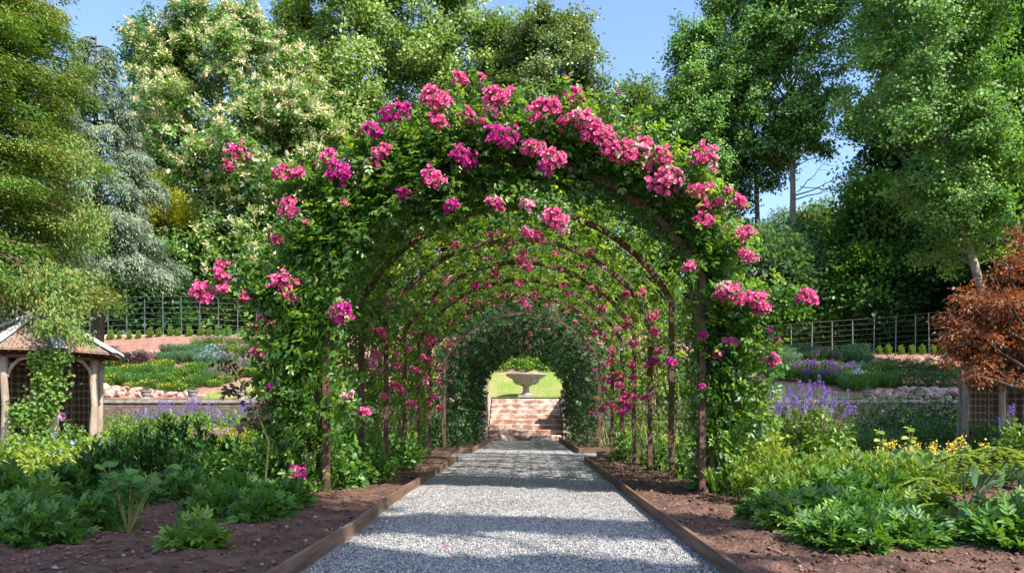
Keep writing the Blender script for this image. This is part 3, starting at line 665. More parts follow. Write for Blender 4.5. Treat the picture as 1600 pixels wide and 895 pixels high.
def tree(name, label, cat, grp, D, bpx, specs, leafm, barkm='bark', ncl=900, lpc=26, clr=.32, L=.2, Wd=.12, tpl='quad', tr=.28, top=None, droop=.1, twig=60, **kw):
    bl = PB(satellites(specs), D); bx = (bpx - VX) * D / F; root = tag(empty(name, (bx, D, tz(bx, D) - .1)), label, cat, grp); c0 = Vector(root.location)
    rel = [(b_[0] - c0.x, b_[1] - c0.y, b_[2] - c0.z, *b_[3:]) for b_ in bl]
    f2 = Fol() if kw.get('f2n') else None
    f, C = crown(rel, ncl, lpc, clr, L, Wd, tpl, droop, f2=f2, **kw)
    cr = f.build('crown', M[leafm], root)
    if f2: f2.build('blossom', M['catkin'], cr)
    zt = max(b_[2] for b_ in rel); xt = np.mean([b_[0] for b_ in rel]); b = MB()
    tp = Vector(top) - c0 if top is not None else Vector((xt * .6, 0, zt))
    tk = limb(b, (0, 0, 0), tp, tr, tr * .25, 10, .015, 10)
    for q in [r_ for r_ in rel if r_[5] > .45 * max(z_[5] for z_ in rel)]:
        a = tk[min(len(tk) - 2, max(2, int(len(tk) * max(0, (q[2] - q[5] * .6)) / max(zt, 1) * .8)))]
        limb(b, a, (q[0], q[1], q[2] + q[5] * .2), tr * .4, tr * .08, 6, .08, 6)
    for i in range(twig):
        c = C[rng.integers(len(C))]; q = min(rel, key=lambda r_: (r_[0]-c[0])**2 + (r_[1]-c[1])**2 + (r_[2]-c[2])**2)
        limb(b, (q[0], q[1], q[2] - q[5] * .1), c, tr * .17, tr * .04, 4, .06, 4)
    b.build('trunk', M[barkm], root, smooth=True); return root

WOOD = 'trees beyond the fences'
# branch-built trees: limbs climb off the trunk, side shoots leave the limbs, leaves sit on the shoots
def branchy(name, label, D, bpx, ztop, zlow, R_, prof, nb, leafm, barkm, L, Wd, tr, el=(.45, .9), lean=(0, 0), sec=11, cl=5, lpc=11, clr=.26, catkins=False, seed=0, base_py=None, grp=WOOD, cat='tree'):
    bx = (bpx - VX) * D / F; z0 = tz(bx, D) - .1; root = tag(empty(name, (bx, D, z0)), label, cat, grp); f = Fol(); f2 = Fol(); b = MB(); Ht = ztop - z0
    tk = [Vector((lean[0] * t + .12 * math.sin(t * 9 + bpx), lean[1] * t, Ht * t)) for t in np.linspace(0, .97, 14)]; b.tube(tk, [tr * (1 - .86 * t) for t in np.linspace(0, 1, 14)], 10)
    def trunk(t): q = min(t / .97, .999) * 13; k = int(q); return tk[k].lerp(tk[k + 1], q - k)
    for i in range(nb):
        u = (i + random.random()) / nb; z = zlow + (ztop - zlow) * u ** .9; t = (z - z0) / Ht; ln = max(.7, R_ * prof(u) * random.uniform(.62, 1.12)); a = random.uniform(-3.4, .3) if random.random() < .82 else random.uniform(0, 6.28)
        e = random.uniform(*el) * (1 + .5 * u); d = np.array([math.cos(a) * math.cos(e), math.sin(a) * math.cos(e), math.sin(e)]); p0 = np.array(trunk(max(t - ln * .35 / Ht, .12))); k = 6; bd = rng.normal(0, .12, 3); ss = np.linspace(0, 1, k)
        pn = p0 + (d * ln / max(math.cos(e), .5))[None] * ss[:, None] + np.outer(ss ** 2, bd * ln + np.array([0, 0, -.28 * ln])); r0 = .018 + tr * .16 * ln / R_
        b.tube([tuple(p) for p in pn], [r0 * (1 - .85 * q) for q in ss], 5); bt = .5 * random.random()
        ns = int(sec * (.5 + .6 * ln / R_)); s_ = rng.uniform(.22, 1, ns) ** .8; C = np.stack([np.interp(s_, ss, pn[:, j]) for j in range(3)], -1)
        sd = nrm(d[None] * .6 + ru(ns) * .9 + np.array([0, 0, .15])); sl_ = ln * .34 * (1.25 - .7 * s_) * rng.uniform(.6, 1.2, ns) + .25
        idx = np.repeat(np.arange(ns), cl); tt = np.tile(np.linspace(.3, 1.05, cl), ns); CC = C[idx] + sd[idx] * (sl_[idx] * tt)[:, None]; CC[:, 2] -= .12 * sl_[idx] * tt ** 2
        for q in range(0, ns, 3): b.tube([tuple(C[q]), tuple(C[q] + sd[q] * sl_[q])], [.014, .004], 4)
        ii = np.repeat(np.arange(len(CC)), lpc); N = len(ii); P = CC[ii] + rng.normal(size=(N, 3)) * clr * np.array([1, 1, .6]); out = nrm(P - np.array([lean[0] * .6, 0, z - z0]) + np.array([0, 0, .3]))
        f.add(P, sd[idx][ii] * .5 + ru(N) * .8 + np.array([0, 0, -.25]), ru(N) * .5 + out * .75 + np.array([.15, -.15, .4]), L * rng.uniform(.6, 1.25, N), Wd * rng.uniform(.7, 1.2, N), 'quad', np.clip(bt + .5 * rng.random(N), 0, 1))
        if catkins:
            sel = np.where((rng.random(len(CC)) < .85) & (np.tile(np.linspace(.3, 1.05, cl), ns) > .5) & ((out[::lpc, 1] < .35) | (out[::lpc, 2] > .5)) & (rng.random(len(CC)) < .25 + 1.1 * (CC[:, 2] + z0 - zlow) / (ztop - zlow)))[0]; jj = np.repeat(sel, 15); N = len(jj); X = ru(N) + out[:1] * .0 + np.array([0, -.15, .45])
            f2.add(CC[jj] + sd[idx][jj] * .2 + rng.normal(0, .05, (N, 3)), X, ru(N) + np.array([0, -.4, .4]), rng.uniform(.18, .32, N), .07, 'quad', rng.random(N))
    cr = f.build('crown', M[leafm], root)
    if catkins: f2.build('blossom', M['catkin'], cr)
    b.build('trunk', M[barkm], root, smooth=True); return root
def zpx(py, D): return H + (VY - py) * D / F
dome_p = lambda u: math.sqrt(max(.04, 1 - ((u - .38) / .66) ** 2))
column_p = lambda u: .55 + .45 * math.sin(min(1, u * 1.4) * math.pi * .5) if u < .7 else 1.0 - (u - .7) * 1.9
branchy('blossoming_chestnut', 'large rounded tree covered in creamy yellow catkins on its sunny side', 45, 345, zpx(25, 45), zpx(430, 45), 5.2, dome_p, 125, 'chestnut', 'bark', .24, .13, .42, el=(.15, .6), catkins=True)
branchy('blossoming_chestnut', 'lower flank of cream-blossomed tree close above the shaded side of the roses', 43, 455, zpx(140, 43), zpx(440, 43), 2.9, dome_p, 64, 'chestnut', 'bark', .24, .13, .25, el=(.15, .6), catkins=True)
branchy('lime_tree', 'tall dense light green tree reaching out of frame above the rose arch', 55, 560, zpx(-70, 55), zpx(420, 55), 6.0, dome_p, 135, 'lime', 'bark', .25, .17, .5, el=(.3, .8), clr=.32)
branchy('lime_tree', 'light green tree crown between the tallest tree and the bronze-tinged one', 54, 700, zpx(-40, 54), zpx(400, 54), 4.8, dome_p, 100, 'lime', 'bark', .25, .17, .4, el=(.3, .8), clr=.32)
branchy('lime_tree', 'pale green tree crown whose jagged edge meets the sky beside the cream blossom', 57, 480, zpx(15, 57), zpx(420, 57), 3.6, dome_p, 70, 'lime', 'bark', .25, .17, .35, el=(.3, .8), clr=.32)
branchy('beech_tree', 'bronze-tinged green tree with a jagged outline against the sky, above the roses', 50, 862, zpx(22, 50), zpx(400, 50), 3.9, dome_p, 110, 'beech', 'bark', .22, .15, .4, el=(.15, .6), clr=.28)
branchy('beech_tree', 'green tree crown directly behind the top of the rose arch', 52, 785, zpx(40, 52), zpx(400, 52), 3.2, dome_p, 70, 'beech', 'bark', .22, .15, .35, el=(.15, .6), clr=.28)
tree('distant_tree', 'smaller pale green tree low in the sky gap beside the dark conifer', 'tree', WOOD, 66, 975,
     [(985, 190, 32, 50), (960, 230, 42, 45), (1010, 170, 28, 38), (1000, 260, 50, 60), (950, 290, 45, 50)], 'hillgreen', ncl=1000, lpc=20, clr=.38, L=.24, Wd=.14, tr=.25)
# deep conifer-like tree and poplars on the right
tree('dark_conifer', 'very dark dense evergreen behind the slim pale trunks', 'tree', WOOD, 52, 1080,
     [(1070, 200, 55, 90), (1030, 280, 55, 90), (1110, 260, 70, 100), (1075, 350, 85, 90), (1130, 370, 60, 90), (1060, 420, 70, 60)], 'conifer', ncl=2200, lpc=22, clr=.34, L=.22, Wd=.09, tr=.4, droop=.6)
branchy('poplar', 'tall leafy tree on a slim straight pale trunk, right of its leaning neighbour', 50, 1236, zpx(-110, 50), zpx(262, 50), 4.0, column_p, 100, 'poplar', 'palebark', .20, .16, .27, el=(.5, .95), clr=.26)
branchy('poplar', 'leafy tree on the slimmer leaning trunk between the dark evergreen and the straight trunk', 52, 1197, zpx(-10, 52), zpx(300, 52), 3.8, column_p, 90, 'poplar', 'palebark', .20, .16, .24, el=(.45, .9), lean=(-1.6, 0), clr=.26)
branchy('poplar', 'shorter leafy tree sloping down to the sky gap beside the bronze-tinged tree', 50, 1095, zpx(62, 50), zpx(330, 50), 2.7, dome_p, 60, 'poplar', 'palebark', .20, .16, .22, el=(.4, .8), clr=.26)
branchy('poplar', 'broad tall tree with a leaning mottled trunk rising behind the maple', 33, 1566, zpx(-130, 33), zpx(400, 33), 3.1, column_p, 125, 'poplar', 'palebark', .155, .125, .21, el=(.3, .85), lean=(-4.6, 0), clr=.22)
branchy('poplar', 'tall tree hanging its boughs beside the sky gap, left of the leaning mottled trunk', 46.5, 1418, zpx(-90, 46.5), zpx(480, 46.5), 3.5, column_p, 135, 'poplar', 'palebark', .20, .16, .22, el=(.2, .75), lean=(-.6, 0), clr=.27)
# dead bare branches in the sky gap
b = MB(); t = tag(empty('bare_branches', W(1240, 300, 50.2)), 'thin leafless branches reaching across the blue sky gap from the pale trunk', 'dead branches')
c0 = Vector(t.location)
for (a, c, d) in (((1243, 305), (1330, 268), .05), ((1243, 312), (1325, 283), .045), ((1246, 300), (1300, 240), .035), ((1250, 292), (1318, 292), .03)):
    p = limb(b, W(*a, 50.0) - c0, W(*c, 50.4) - c0, d, .008, 8, .05, 5)
    for k in (3, 5, 6): limb(b, p[k], p[k] + Vector((random.uniform(.5, 1.3), random.uniform(-.3, .3), random.uniform(-.5, .5))), .018, .004, 4, .1, 4)
m_ = b.build('branch', M['bark'], t)
# dark wall of trees at the right edge and behind
def backtree(px, D, top, w, key, label, name='woodland_tree', n=1000, base=520):
    specs = [];
    h = base - top
    for i in range(7): specs.append((px + random.uniform(-.35, .35) * w, top + h * (.14 + .12 * i) , w * random.uniform(.42, .6), h * random.uniform(.15, .22), random.uniform(-1.5, 1.5)))
    return tree(name, label, 'tree', WOOD, D, px, specs, key, ncl=n, lpc=20, clr=.42, L=.26, Wd=.16, tr=.35, twig=10)
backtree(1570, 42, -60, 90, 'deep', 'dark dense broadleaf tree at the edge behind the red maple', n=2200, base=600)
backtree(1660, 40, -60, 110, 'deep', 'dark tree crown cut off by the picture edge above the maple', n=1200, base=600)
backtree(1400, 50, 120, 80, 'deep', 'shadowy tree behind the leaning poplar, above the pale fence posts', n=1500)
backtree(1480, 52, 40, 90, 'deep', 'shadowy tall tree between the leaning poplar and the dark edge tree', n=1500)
backtree(1350, 46, 300, 55, 'green', 'dark green shrubby tree right of the sky gap', n=1000)
backtree(1290, 62, 340, 60, 'hillgreen', 'pale green tree low behind the straight poplar trunk', n=1000)
backtree(1235, 47.5, 372, 58, 'teal', 'bushy grey-green tree at the foot of the straight poplar', n=1000)
backtree(1170, 48, 380, 60, 'teal', 'bushy grey-green tree below the dark evergreen', n=1100)
backtree(1290, 48, 420, 50, 'fresh', 'bright sunlit low tree behind the pale-posted fence', n=900)
backtree(1220, 47, 450, 45, 'green', 'low leafy shrub tree behind the fence beneath the poplar trunks', n=700)
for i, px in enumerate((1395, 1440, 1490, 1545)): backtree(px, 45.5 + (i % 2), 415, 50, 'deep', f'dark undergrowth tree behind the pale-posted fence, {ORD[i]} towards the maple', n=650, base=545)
# the wooded hill far off
for i, (px, tp, w) in enumerate(((1180, 345, 60), (1240, 330, 55), (1285, 322, 45), (1330, 325, 50), (1380, 330, 60))):
    backtree(px, 105 + i * 4, tp, w, 'hillgreen', f'far pale tree on the hilltop seen through the gap, {ORD[i]} along the skyline', 'hill_tree', n=420, base=430)
# behind left
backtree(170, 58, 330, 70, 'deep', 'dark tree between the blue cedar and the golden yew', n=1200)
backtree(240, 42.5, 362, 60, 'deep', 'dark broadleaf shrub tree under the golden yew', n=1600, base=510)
backtree(320, 48, 380, 75, 'green', 'dark green tree below the blossoming chestnut', n=1500, base=515)
backtree(400, 44, 410, 60, 'chestnut', 'low leafy tree against the iron fence with a few pale blossoms', n=1300, base=515)
backtree(470, 46, 380, 70, 'green', 'leafy tree behind the iron fence next to the roses', n=1200)
backtree(560, 50, 330, 90, 'deep', 'dark tree mostly behind the rose arch, shaded side', n=900)
backtree(70, 56, 380, 90, 'green', 'leafy tree behind the iron fence above the sunny pavilion', n=900)
backtree(-40, 50, 200, 110, 'deep', 'dark tree cut off by the picture edge behind the drooping conifer', n=900)
backtree(222, 62, 30, 30, 'teal', 'thin dark treetop poking out between cedar and chestnut', n=350, base=250)
backtree(900, 58, 330, 90, 'green', 'tree behind the rose arch on its sunlit side', n=700)
backtree(1010, 55, 380, 80, 'green', 'low tree behind the rose arch under the dark evergreen', n=700)
for i, px in enumerate((680, 760, 840)): backtree(px, 60, 380, 80, 'deep', f'tree seen only through the tunnel leaves, {ORD[i]} of three', n=400)
tree('golden_yew', 'bright golden-yellow conifer bush glowing among dark trees', 'conifer', WOOD, 41.5, 240,
     [(235, 325, 28, 32), (270, 335, 30, 22), (215, 350, 20, 30)], 'goldyew', ncl=900, lpc=18, clr=.2, L=.16, Wd=.05, droop=-.6, tr=.12, twig=4)

# drooping conifers
def conifer(name, label, base, H_, R_, nb, key, barkm, az=(0, 6.28), npb=520, L=.12, Wd=.03, droop=.5, hang=.35, z0=.1, shape=.8, tr=.3, lean=0, tintup=.25, extra=(), rough=.03):
    root = tag(empty(name, base), label, 'conifer', None); f = Fol(); b = MB()
    limb(b, (0, 0, 0), (lean, 0, H_), tr, .03, 10, .01, 9)
    for i in range(nb):
        t = z0 + (1 - z0) * ((i + random.random()) / nb); z = t * H_; a = random.uniform(*az)
        ln = R_ * (1 - t) ** shape * random.uniform(.7, 1.1) + .35
        d = Vector((math.cos(a), math.sin(a), 0)); p0 = Vector((lean * t, 0, z)); k = 8
        pts = [p0 + d * ln * s_ + Vector((0, 0, .18 * ln * s_ - droop * ln * s_ * s_)) for s_ in np.linspace(0, 1, k)]
        b.tube(pts, [.05 * (1 - s_ * .85) for s_ in np.linspace(0, 1, k)], 5)
        n = int(npb * (.35 + ln / R_)); s_ = rng.uniform(.12, 1, n) ** .8; pn = np.array([tuple(p) for p in pts])
        Pc = np.stack([np.interp(s_, np.linspace(0, 1, k), pn[:, j]) for j in range(3)], -1)
        side = np.array([-d.y, d.x, 0]); wdt = ln * .36 * (1.15 - s_) + .1; q = rng.uniform(-1, 1, n); tw = np.round(q * 6) / 6
        Pp = Pc + side * (q * wdt)[:, None] + np.array([d.x, d.y, 0]) * (abs(q) * wdt * .5)[:, None]
        Pp[:, 2] -= hang * abs(q) * wdt + rng.exponential(hang * .22, n); Pp += rng.normal(0, rough, (n, 3))
        X = np.array([d.x, d.y, 0]) * .8 + side * np.sign(q)[:, None] * .7 + ru(n) * .6; X[:, 2] -= hang * 1.1
        f.add(Pp, X, np.array([0, 0, 1.]) + ru(n) * .6, L * rng.uniform(.6, 1.3, n), Wd * rng.uniform(.8, 1.3, n), 'quad', np.clip(random.random() * .5 + s_ * tintup * 1.2 + rng.random(n) * .3 - .15, 0, 1))
    for (px, py, rx, rz, D, n) in extra:
        c = np.array(W(px, py, D) - Vector(base)); k = D / F; P = c + np.clip(rng.normal(size=(n, 3)), -2, 2) * np.array([rx * k * .5, .25, rz * k * .5]); P[:, 2] -= .5 * abs(P[:, 0] - c[0])
        X = ru(n) * .7 + np.array([.4, -.3, -.8]); f.add(P, X, ru(n) + np.array([.3, -.5, .6]), L * rng.uniform(.6, 1.3, n), Wd, 'quad', rng.random(n))
        b.tube([(-.2, 0, c[2] + 1.2), tuple(c * np.array([.5, .5, 1]) + np.array([0, 0, .9])), tuple(c)], [.05, .03, .008], 5)
    f.build('crown', M[key], root); b.build('trunk', M[barkm], root, smooth=True); return root
bx = W(-118, 0, 17.2).x
conifer('drooping_conifer', 'tall drooping conifer with orange-tipped green sprays hanging over the sunny pavilion', (bx, 17.3, 0), 12.5, 3.5, 240, 'yew', 'redbark', az=(-2.2, 1.0), npb=720, L=.10, Wd=.034, droop=.22, hang=.28, z0=.27, shape=.22, tr=.32, rough=.075, extra=((70, 440, 45, 40, 15.9, 1100), (90, 478, 26, 24, 15.6, 650), (100, 503, 20, 18, 15.4, 380), (30, 450, 36, 26, 16, 700), (115, 450, 24, 34, 16, 900), (75, 510, 16, 14, 15.3, 350), (128, 525, 12, 14, 15.5, 220), (140, 350, 26, 40, 17, 900), (120, 250, 26, 40, 17, 900)))
bx = W(150, 0, 31).x
conifer('blue_cedar', 'blue-grey cedar with layered drooping boughs behind the orange-tipped conifer', (bx, 31, 2.0), 13.6, 4.1, 84, 'cedar', 'bark', az=(-3.3, .4), npb=1250, L=.16, Wd=.035, droop=.38, hang=.85, z0=.36, shape=.7, tr=.3, tintup=.4)
bx = W(38, 0, 25.5).x
conifer('blue_cedar', 'blue-grey cedar boughs showing at the very top above the orange-tipped conifer', (bx, 25.5, .5), 14.5, 2.0, 60, 'cedar', 'bark', az=(-3.3, .6), npb=620, L=.14, Wd=.03, droop=.35, hang=.75, z0=.2, shape=.3, tr=.25, tintup=.4)

# red maple over the shaded pavilion
def maple():
    D = 15.2; root = tag(empty('japanese_maple', (W(1640, 0, D).x, D, 0)), 'russet-red maple spreading over the shaded pavilion roof', 'tree'); c0 = Vector(root.location)
    sp = [(1600, 415, 34, 16), (1580, 440, 40, 15, .4), (1545, 468, 45, 13), (1590, 482, 50, 15, -.5), (1525, 502, 42, 12, .3), (1580, 520, 55, 13, -.5), (1520, 540, 38, 11), (1575, 558, 50, 14, .2), (1612, 375, 22, 14), (1640, 430, 50, 60, .8), (1650, 540, 50, 60, .8), (1548, 578, 26, 9), (1500, 556, 26, 9), (1565, 588, 42, 11), (1600, 500, 40, 14), (1530, 520, 40, 10)]
    bl = [(b_[0] - c0.x, b_[1] - c0.y, b_[2] - c0.z, *b_[3:]) for b_ in PB(satellites(sp, 2), D, 1.0)]
    f, C = crown(bl, 1250, 26, .11, .07, .030, 'quad', .35, sub=20, flat=.22, subr=.34); cr = f.build('crown', M['maple'], root)
    b = MB(); fk = Vector((0, 0, 1.2)); limb(b, (0, 0, 0), fk, .11, .09, 5, .03, 8)
    for q in bl: limb(b, fk, q[:3], .05, .012, 8, .06, 6)
    for i in range(60):
        q = bl[rng.integers(len(bl))]; limb(b, q[:3], C[rng.integers(len(C))], .012, .004, 4, .05, 4) if False else None
    b.build('trunk', M['bark'], root, smooth=True)
maple()

# trees outside the view whose shade falls on the beds (they stand beside and behind the camera)
def shadetree(name, label, base, blobs, n, lpc=24, L=.24, key='lime', scat=.3):
    root = tag(empty(name, base), label, 'tree', 'trees shading the garden'); c0 = np.array(base)
    rel = [tuple(np.array(q[:3]) - c0) + tuple(q[3:]) for q in blobs]
    f = Fol(); C = []
    ar = np.array([q[3] ** 2 for q in rel]); ar = ar / ar.sum()
    for q, a in zip(rel, ar):
        m = int(n * a); c = np.array(q[:3]); r = np.array(q[3:]); Cc = c + ru(m) * r * rng.uniform(.3, 1.05, (m, 1)); C.append(Cc); idx = np.repeat(np.arange(m), lpc); N = len(idx)
        f.add(Cc[idx] + rng.normal(size=(N, 3)) * scat, ru(N), np.array([0, 0, .8]) + ru(N), L * rng.uniform(.6, 1.2, N), L * .6, 'quad', rng.random(N))
    f.build('crown', M[key], root); b = MB(); tk = limb(b, (0, 0, 0), rel[0][:3], .35, .12, 8, .02, 8)
    for q in rel[1:]: limb(b, tk[5], q[:3], .05, .02, 6, .06, 6)
    b.build('trunk', M['bark'], root, smooth=True)
def sh(x, y, h): return (x + SUN.x / SUN.z * h, y + SUN.y / SUN.z * h, h)   # a crown centre at height h whose shade falls round (x, y)
shadetree('lime_tree', 'tall shade tree standing beside the path behind the viewpoint', (11.5, -5.5, 0),
          [sh(-3.2, 5.9, 11) + (2.2, 1.2, 1.0), sh(-6.0, 7.0, 12.5) + (1.8, 1.0, 1.0), sh(-.8, 5.3, 9.5) + (1.5, .30, .2), sh(.9, 5.05, 9.5) + (.9, .22, .15), sh(-2.6, 4.3, 10) + (2.0, .6, .5), sh(-4.6, 4.2, 10.5) + (1.6, .6, .5),
           sh(-.6, 3.55, 9) + (1.8, .4, .2), sh(3.0, 4.5, 9) + (1.1, .45, .4), sh(-1, 2.4, 9.5) + (4, .8, .6), sh(4.6, 4.2, 9) + (1.0, .35, .4)], 1900, 24, .2, 'lime', .09)
shadetree('oak_tree', 'broad shade tree standing outside the garden beyond the shaded pavilion', (27, 10, 0),
          [sh(9.2, 20, 11) + (2.6, 2.6, 2.2), sh(14, 24, 14) + (3.8, 3.4, 2.8), sh(12.5, 29.8, 13) + (4.6, 1.6, 1.6), sh(10.6, 16.2, 10) + (1.8, 1.8, 1.4), sh(8.8, 31.5, 13) + (2.2, .9, .8), sh(17, 34, 14) + (3.6, 2.2, 2.0), sh(12.5, 35, 14) + (2.2, 1.2, 1.2)], 2600, 26, .28, 'deep')
# ================================================================ rose tunnel
CX = -.117; HW = 1.67; RA = 1.878; ZC = 1.104; ZS = 1.963; ANG = math.asin(HW / RA); L1 = ZS; L2 = RA * ANG; LT = L1 + L2
def hoop(s, side, off):
    """point on the arch outline: s metres up from the ground, side -1/+1, off metres outside it (numpy arrays)"""
    s = np.asarray(s, float); off = np.asarray(off, float)
    a = ANG - (s - L1) / RA
    x = np.where(s < L1, HW + off, (RA + off) * np.sin(a)); z = np.where(s < L1, s, ZC + (RA + off) * np.cos(a))
    nx = np.where(s < L1, 1.0, np.sin(a)); nz = np.where(s < L1, 0.0, np.cos(a))
    return side * x, z, side * nx, nz
HY = [7.08, 8.58, 10.08, 11.58, 13.08, 14.58, 17.2, 18.9, 20.6, 22.3, 24.0, 25.0]
fr = tag(empty('rose_arch_frame', (CX, 7.08, 0)), 'long rusted iron hoop tunnel carrying the roses over the gravel path', 'arch tunnel')
hm = MB(); path = []
for s in np.linspace(0, L1, 6)[:-1]: path.append((-HW, s))
for a in np.linspace(-ANG, ANG, 41): path.append((RA * math.sin(a), ZC + RA * math.cos(a)))
for s in np.linspace(L1, 0, 6)[1:]: path.append((HW, s))
w, d = .027, .030; V = []
for i, (x, z) in enumerate(path):
    p0 = path[max(i - 1, 0)]; p1 = path[min(i + 1, len(path) - 1)]; tx, tz_ = p1[0] - p0[0], p1[1] - p0[1]; l = math.hypot(tx, tz_); nx, nz = -tz_ / l, tx / l
    for (a, c) in ((w, -d), (w, d), (-w, d), (-w, -d)): V.append((x + nx * a, c, z + nz * a))
Fc = [(i*4+k, (i+1)*4+k, (i+1)*4+(k+1)%4, i*4+(k+1)%4) for i in range(len(path)-1) for k in range(4)]
hm.add(V, Fc + [(0,1,2,3), tuple(len(V)-4+k for k in (3,2,1,0))]); hme = hm.mesh('hoop', M['rust'])
for y in HY: link('hoop', hme, fr, (0, y - 7.08, 0))
for side in (-1, 1):
    for s in list(np.linspace(.7, 1.9, 4)) + list(np.linspace(2.15, LT - .1, 9)):
        b = MB(); x, z, nx, nz = hoop(s, side, .03); b.tube([(float(x), y - 7.08, float(z)) for y in HY], .006, 5); b.build('wire', M['wire'], fr)

# flower trusses, a few shapes shared by every rose
def truss(seed, nb, R_):
    f = Fol(); c = ru(nb) * rng.uniform(.55, 1.0, (nb, 1)) * np.array([R_, R_ * .8, R_ * .72]); c[:, 1] = -abs(c[:, 1]) * .9 + rng.normal(0, .02, nb)
    ax = nrm(c + np.array([0, -.6 * R_, .35 * R_]) + ru(nb) * R_ * .3)
    for ring, (k, l, tilt) in enumerate(((6, .021, .25), (5, .015, .85), (3, .009, 1.6))):
        for j in range(k):
            th = 2 * math.pi * j / k + ring; u = nrm(np.cross(ax, ru(1).repeat(nb, 0) if False else np.array([.3, .2, 1.]))); v = np.cross(ax, u)
            rdir = u * math.cos(th) + v * math.sin(th); X = nrm(rdir + ax * tilt + ru(nb) * .25)
            bt = .25 + .25 * rng.random(nb) + .2 * ring * .5
            f.add(c, X, ax - X * .3, l * rng.uniform(.8, 1.25, nb), l * 1.0, 'petal', np.clip(bt + rng.normal(0, .16, nb), 0, 1))
    m = 14; c2 = ru(m) * R_ * np.array([1.1, .7, .9])
    f.add(c2, ru(m), ru(m), .016, .009, 'petal', rng.uniform(.7, 1, m))
    return f
TR = [truss(i, n, r).mesh('rose_truss', M['pink']) for i, (n, r) in enumerate(((46, .105), (34, .085), (26, .07), (14, .045), (58, .12), (8, .03)))]
TRm = [truss(i, n, r).mesh('rose_truss', M['magenta']) for i, (n, r) in enumerate(((46, .105), (30, .08), (20, .06)))]
TRf = [truss(i + 9, n, r).mesh('rose_truss', M['faded']) for i, (n, r) in enumerate(((40, .105), (26, .08), (16, .06)))]
def truss_on(root, p, size, mag=False):
    """p in world space, size = width in metres"""
    if not mag and random.random() < .2: me = TRf[0 if size > .2 else 1 if size > .14 else 2]; w0 = (.21, .16, .12)[TRf.index(me)]
    elif mag: me = TRm[0 if size > .2 else 1 if size > .14 else 2]; w0 = (.21, .16, .12)[TRm.index(me)]
    else:
        i = 4 if size > .26 else 0 if size > .2 else 1 if size > .16 else 2 if size > .12 else 3 if size > .07 else 5; me = TR[i]; w0 = (.21, .17, .14, .09, .24, .06)[i]
    o = link('rose_truss', me, root, Vector(p) - Vector(root.location)); s = size / w0 * 1.05
    o.scale = (s, s, s * random.uniform(.85, 1.1)); o.rotation_euler = (random.uniform(-.4, .3), random.uniform(-.6, .6), random.uniform(-.7, .7)); return o

def compound(f, P, X, U, L, lw, tpl='oval', pairs=2, tint=None):
    """leaves of 2*pairs+1 leaflets; L = whole leaf length"""
    n = len(P); X = nrm(X); U = nrm(U - X * np.sum(U * X, -1, keepdims=True)); S = np.cross(U, X)
    tint = rng.random(n) if tint is None else tint; L = np.broadcast_to(L, (n,))
    for k in range(pairs):
        t = .30 + .42 * k / max(pairs - 1, 1) if pairs > 1 else .45
        for sg in (-1, 1):
            f.add(P + X * (L * t)[:, None], X * .55 + S * sg * .85 - U * .15, U + ru(n) * .25, L * lw * .95 * rng.uniform(.85, 1.1, n), L * lw * .58, tpl, np.clip(tint + rng.normal(0, .1, n), 0, 1))
    f.add(P + X * (L * .78)[:, None], X - U * .15, U + ru(n) * .2, L * lw, L * lw * .6, tpl, np.clip(tint + rng.normal(0, .1, n), 0, 1))

def shell_leaves(f, n, side, y0, y1, sdist, a, b_, L, tpl, lw=.42, lump=.14, pairs=2, wild=.3):
    s = sdist(n); n = len(s); y = rng.uniform(y0, y1, n)
    lm_ = lump * (np.sin(s * 5.1 + y * 3.3) * np.cos(y * 4.7 - s * 2.2) + .6 * np.sin(s * 11 + y * 9))
    aa = a(s) if callable(a) else a; bb = b_(s) if callable(b_) else b_
    off = aa + (bb - aa + lm_) * rng.random(n) ** .8
    x, z, nx, nz = hoop(s, side, off); P = np.stack([x, y, z], -1); N = np.stack([nx, np.zeros(n), nz], -1)
    outw = np.sign(off + .02)[:, None]
    X = N * .5 * outw + ru(n) * .8 + np.array([0, -.15, -.25]); U = N * .7 * np.sign(nz + .5)[:, None] + np.array([0, -.35, .6]) + ru(n) * .6
    compound(f, P, X, U, L * rng.uniform(.7, 1.2, n), lw, tpl, pairs)
def sprof(lo=.35, lows=.25):
    def g(n):
        s = rng.uniform(.05, LT, int(n * 1.4)); keep = rng.random(len(s)) < np.where(s < lo, lows, np.where(s < 1.0, .65, 1)); return s[keep][:n]
    return g
def canes(root, side, y0, y1, n, r=.011, base_y=None, mat='cane', reach=LT, inner=.05):
    b = MB()
    for i in range(n):
        yb = (base_y if base_y is not None else random.uniform(y0, y1)) + random.uniform(-.12, .12); yt = random.uniform(y0 - .1, y1 + .1); o0 = random.uniform(.0, .25); st_ = random.uniform(.6, 1) * reach; pts = []
        ph = random.uniform(0, 6)
        for s in np.linspace(0, st_, 16):
            t = s / st_; off = o0 * (1 - t) + random.uniform(.02, .10) + .05 * math.sin(ph + s * 2.5); x, z, _, _ = hoop(max(s, 0), side, off)
            pts.append((float(x), yb + (yt - yb) * t ** .7 - root['oy'] + .05 * math.sin(ph * 2 + s * 3), float(z)))
        b.tube(pts, [r * random.uniform(.8, 1.3) * (1 - .6 * k / 15) for k in range(16)], 6)
    return b.build('cane', M[mat], root, smooth=True)

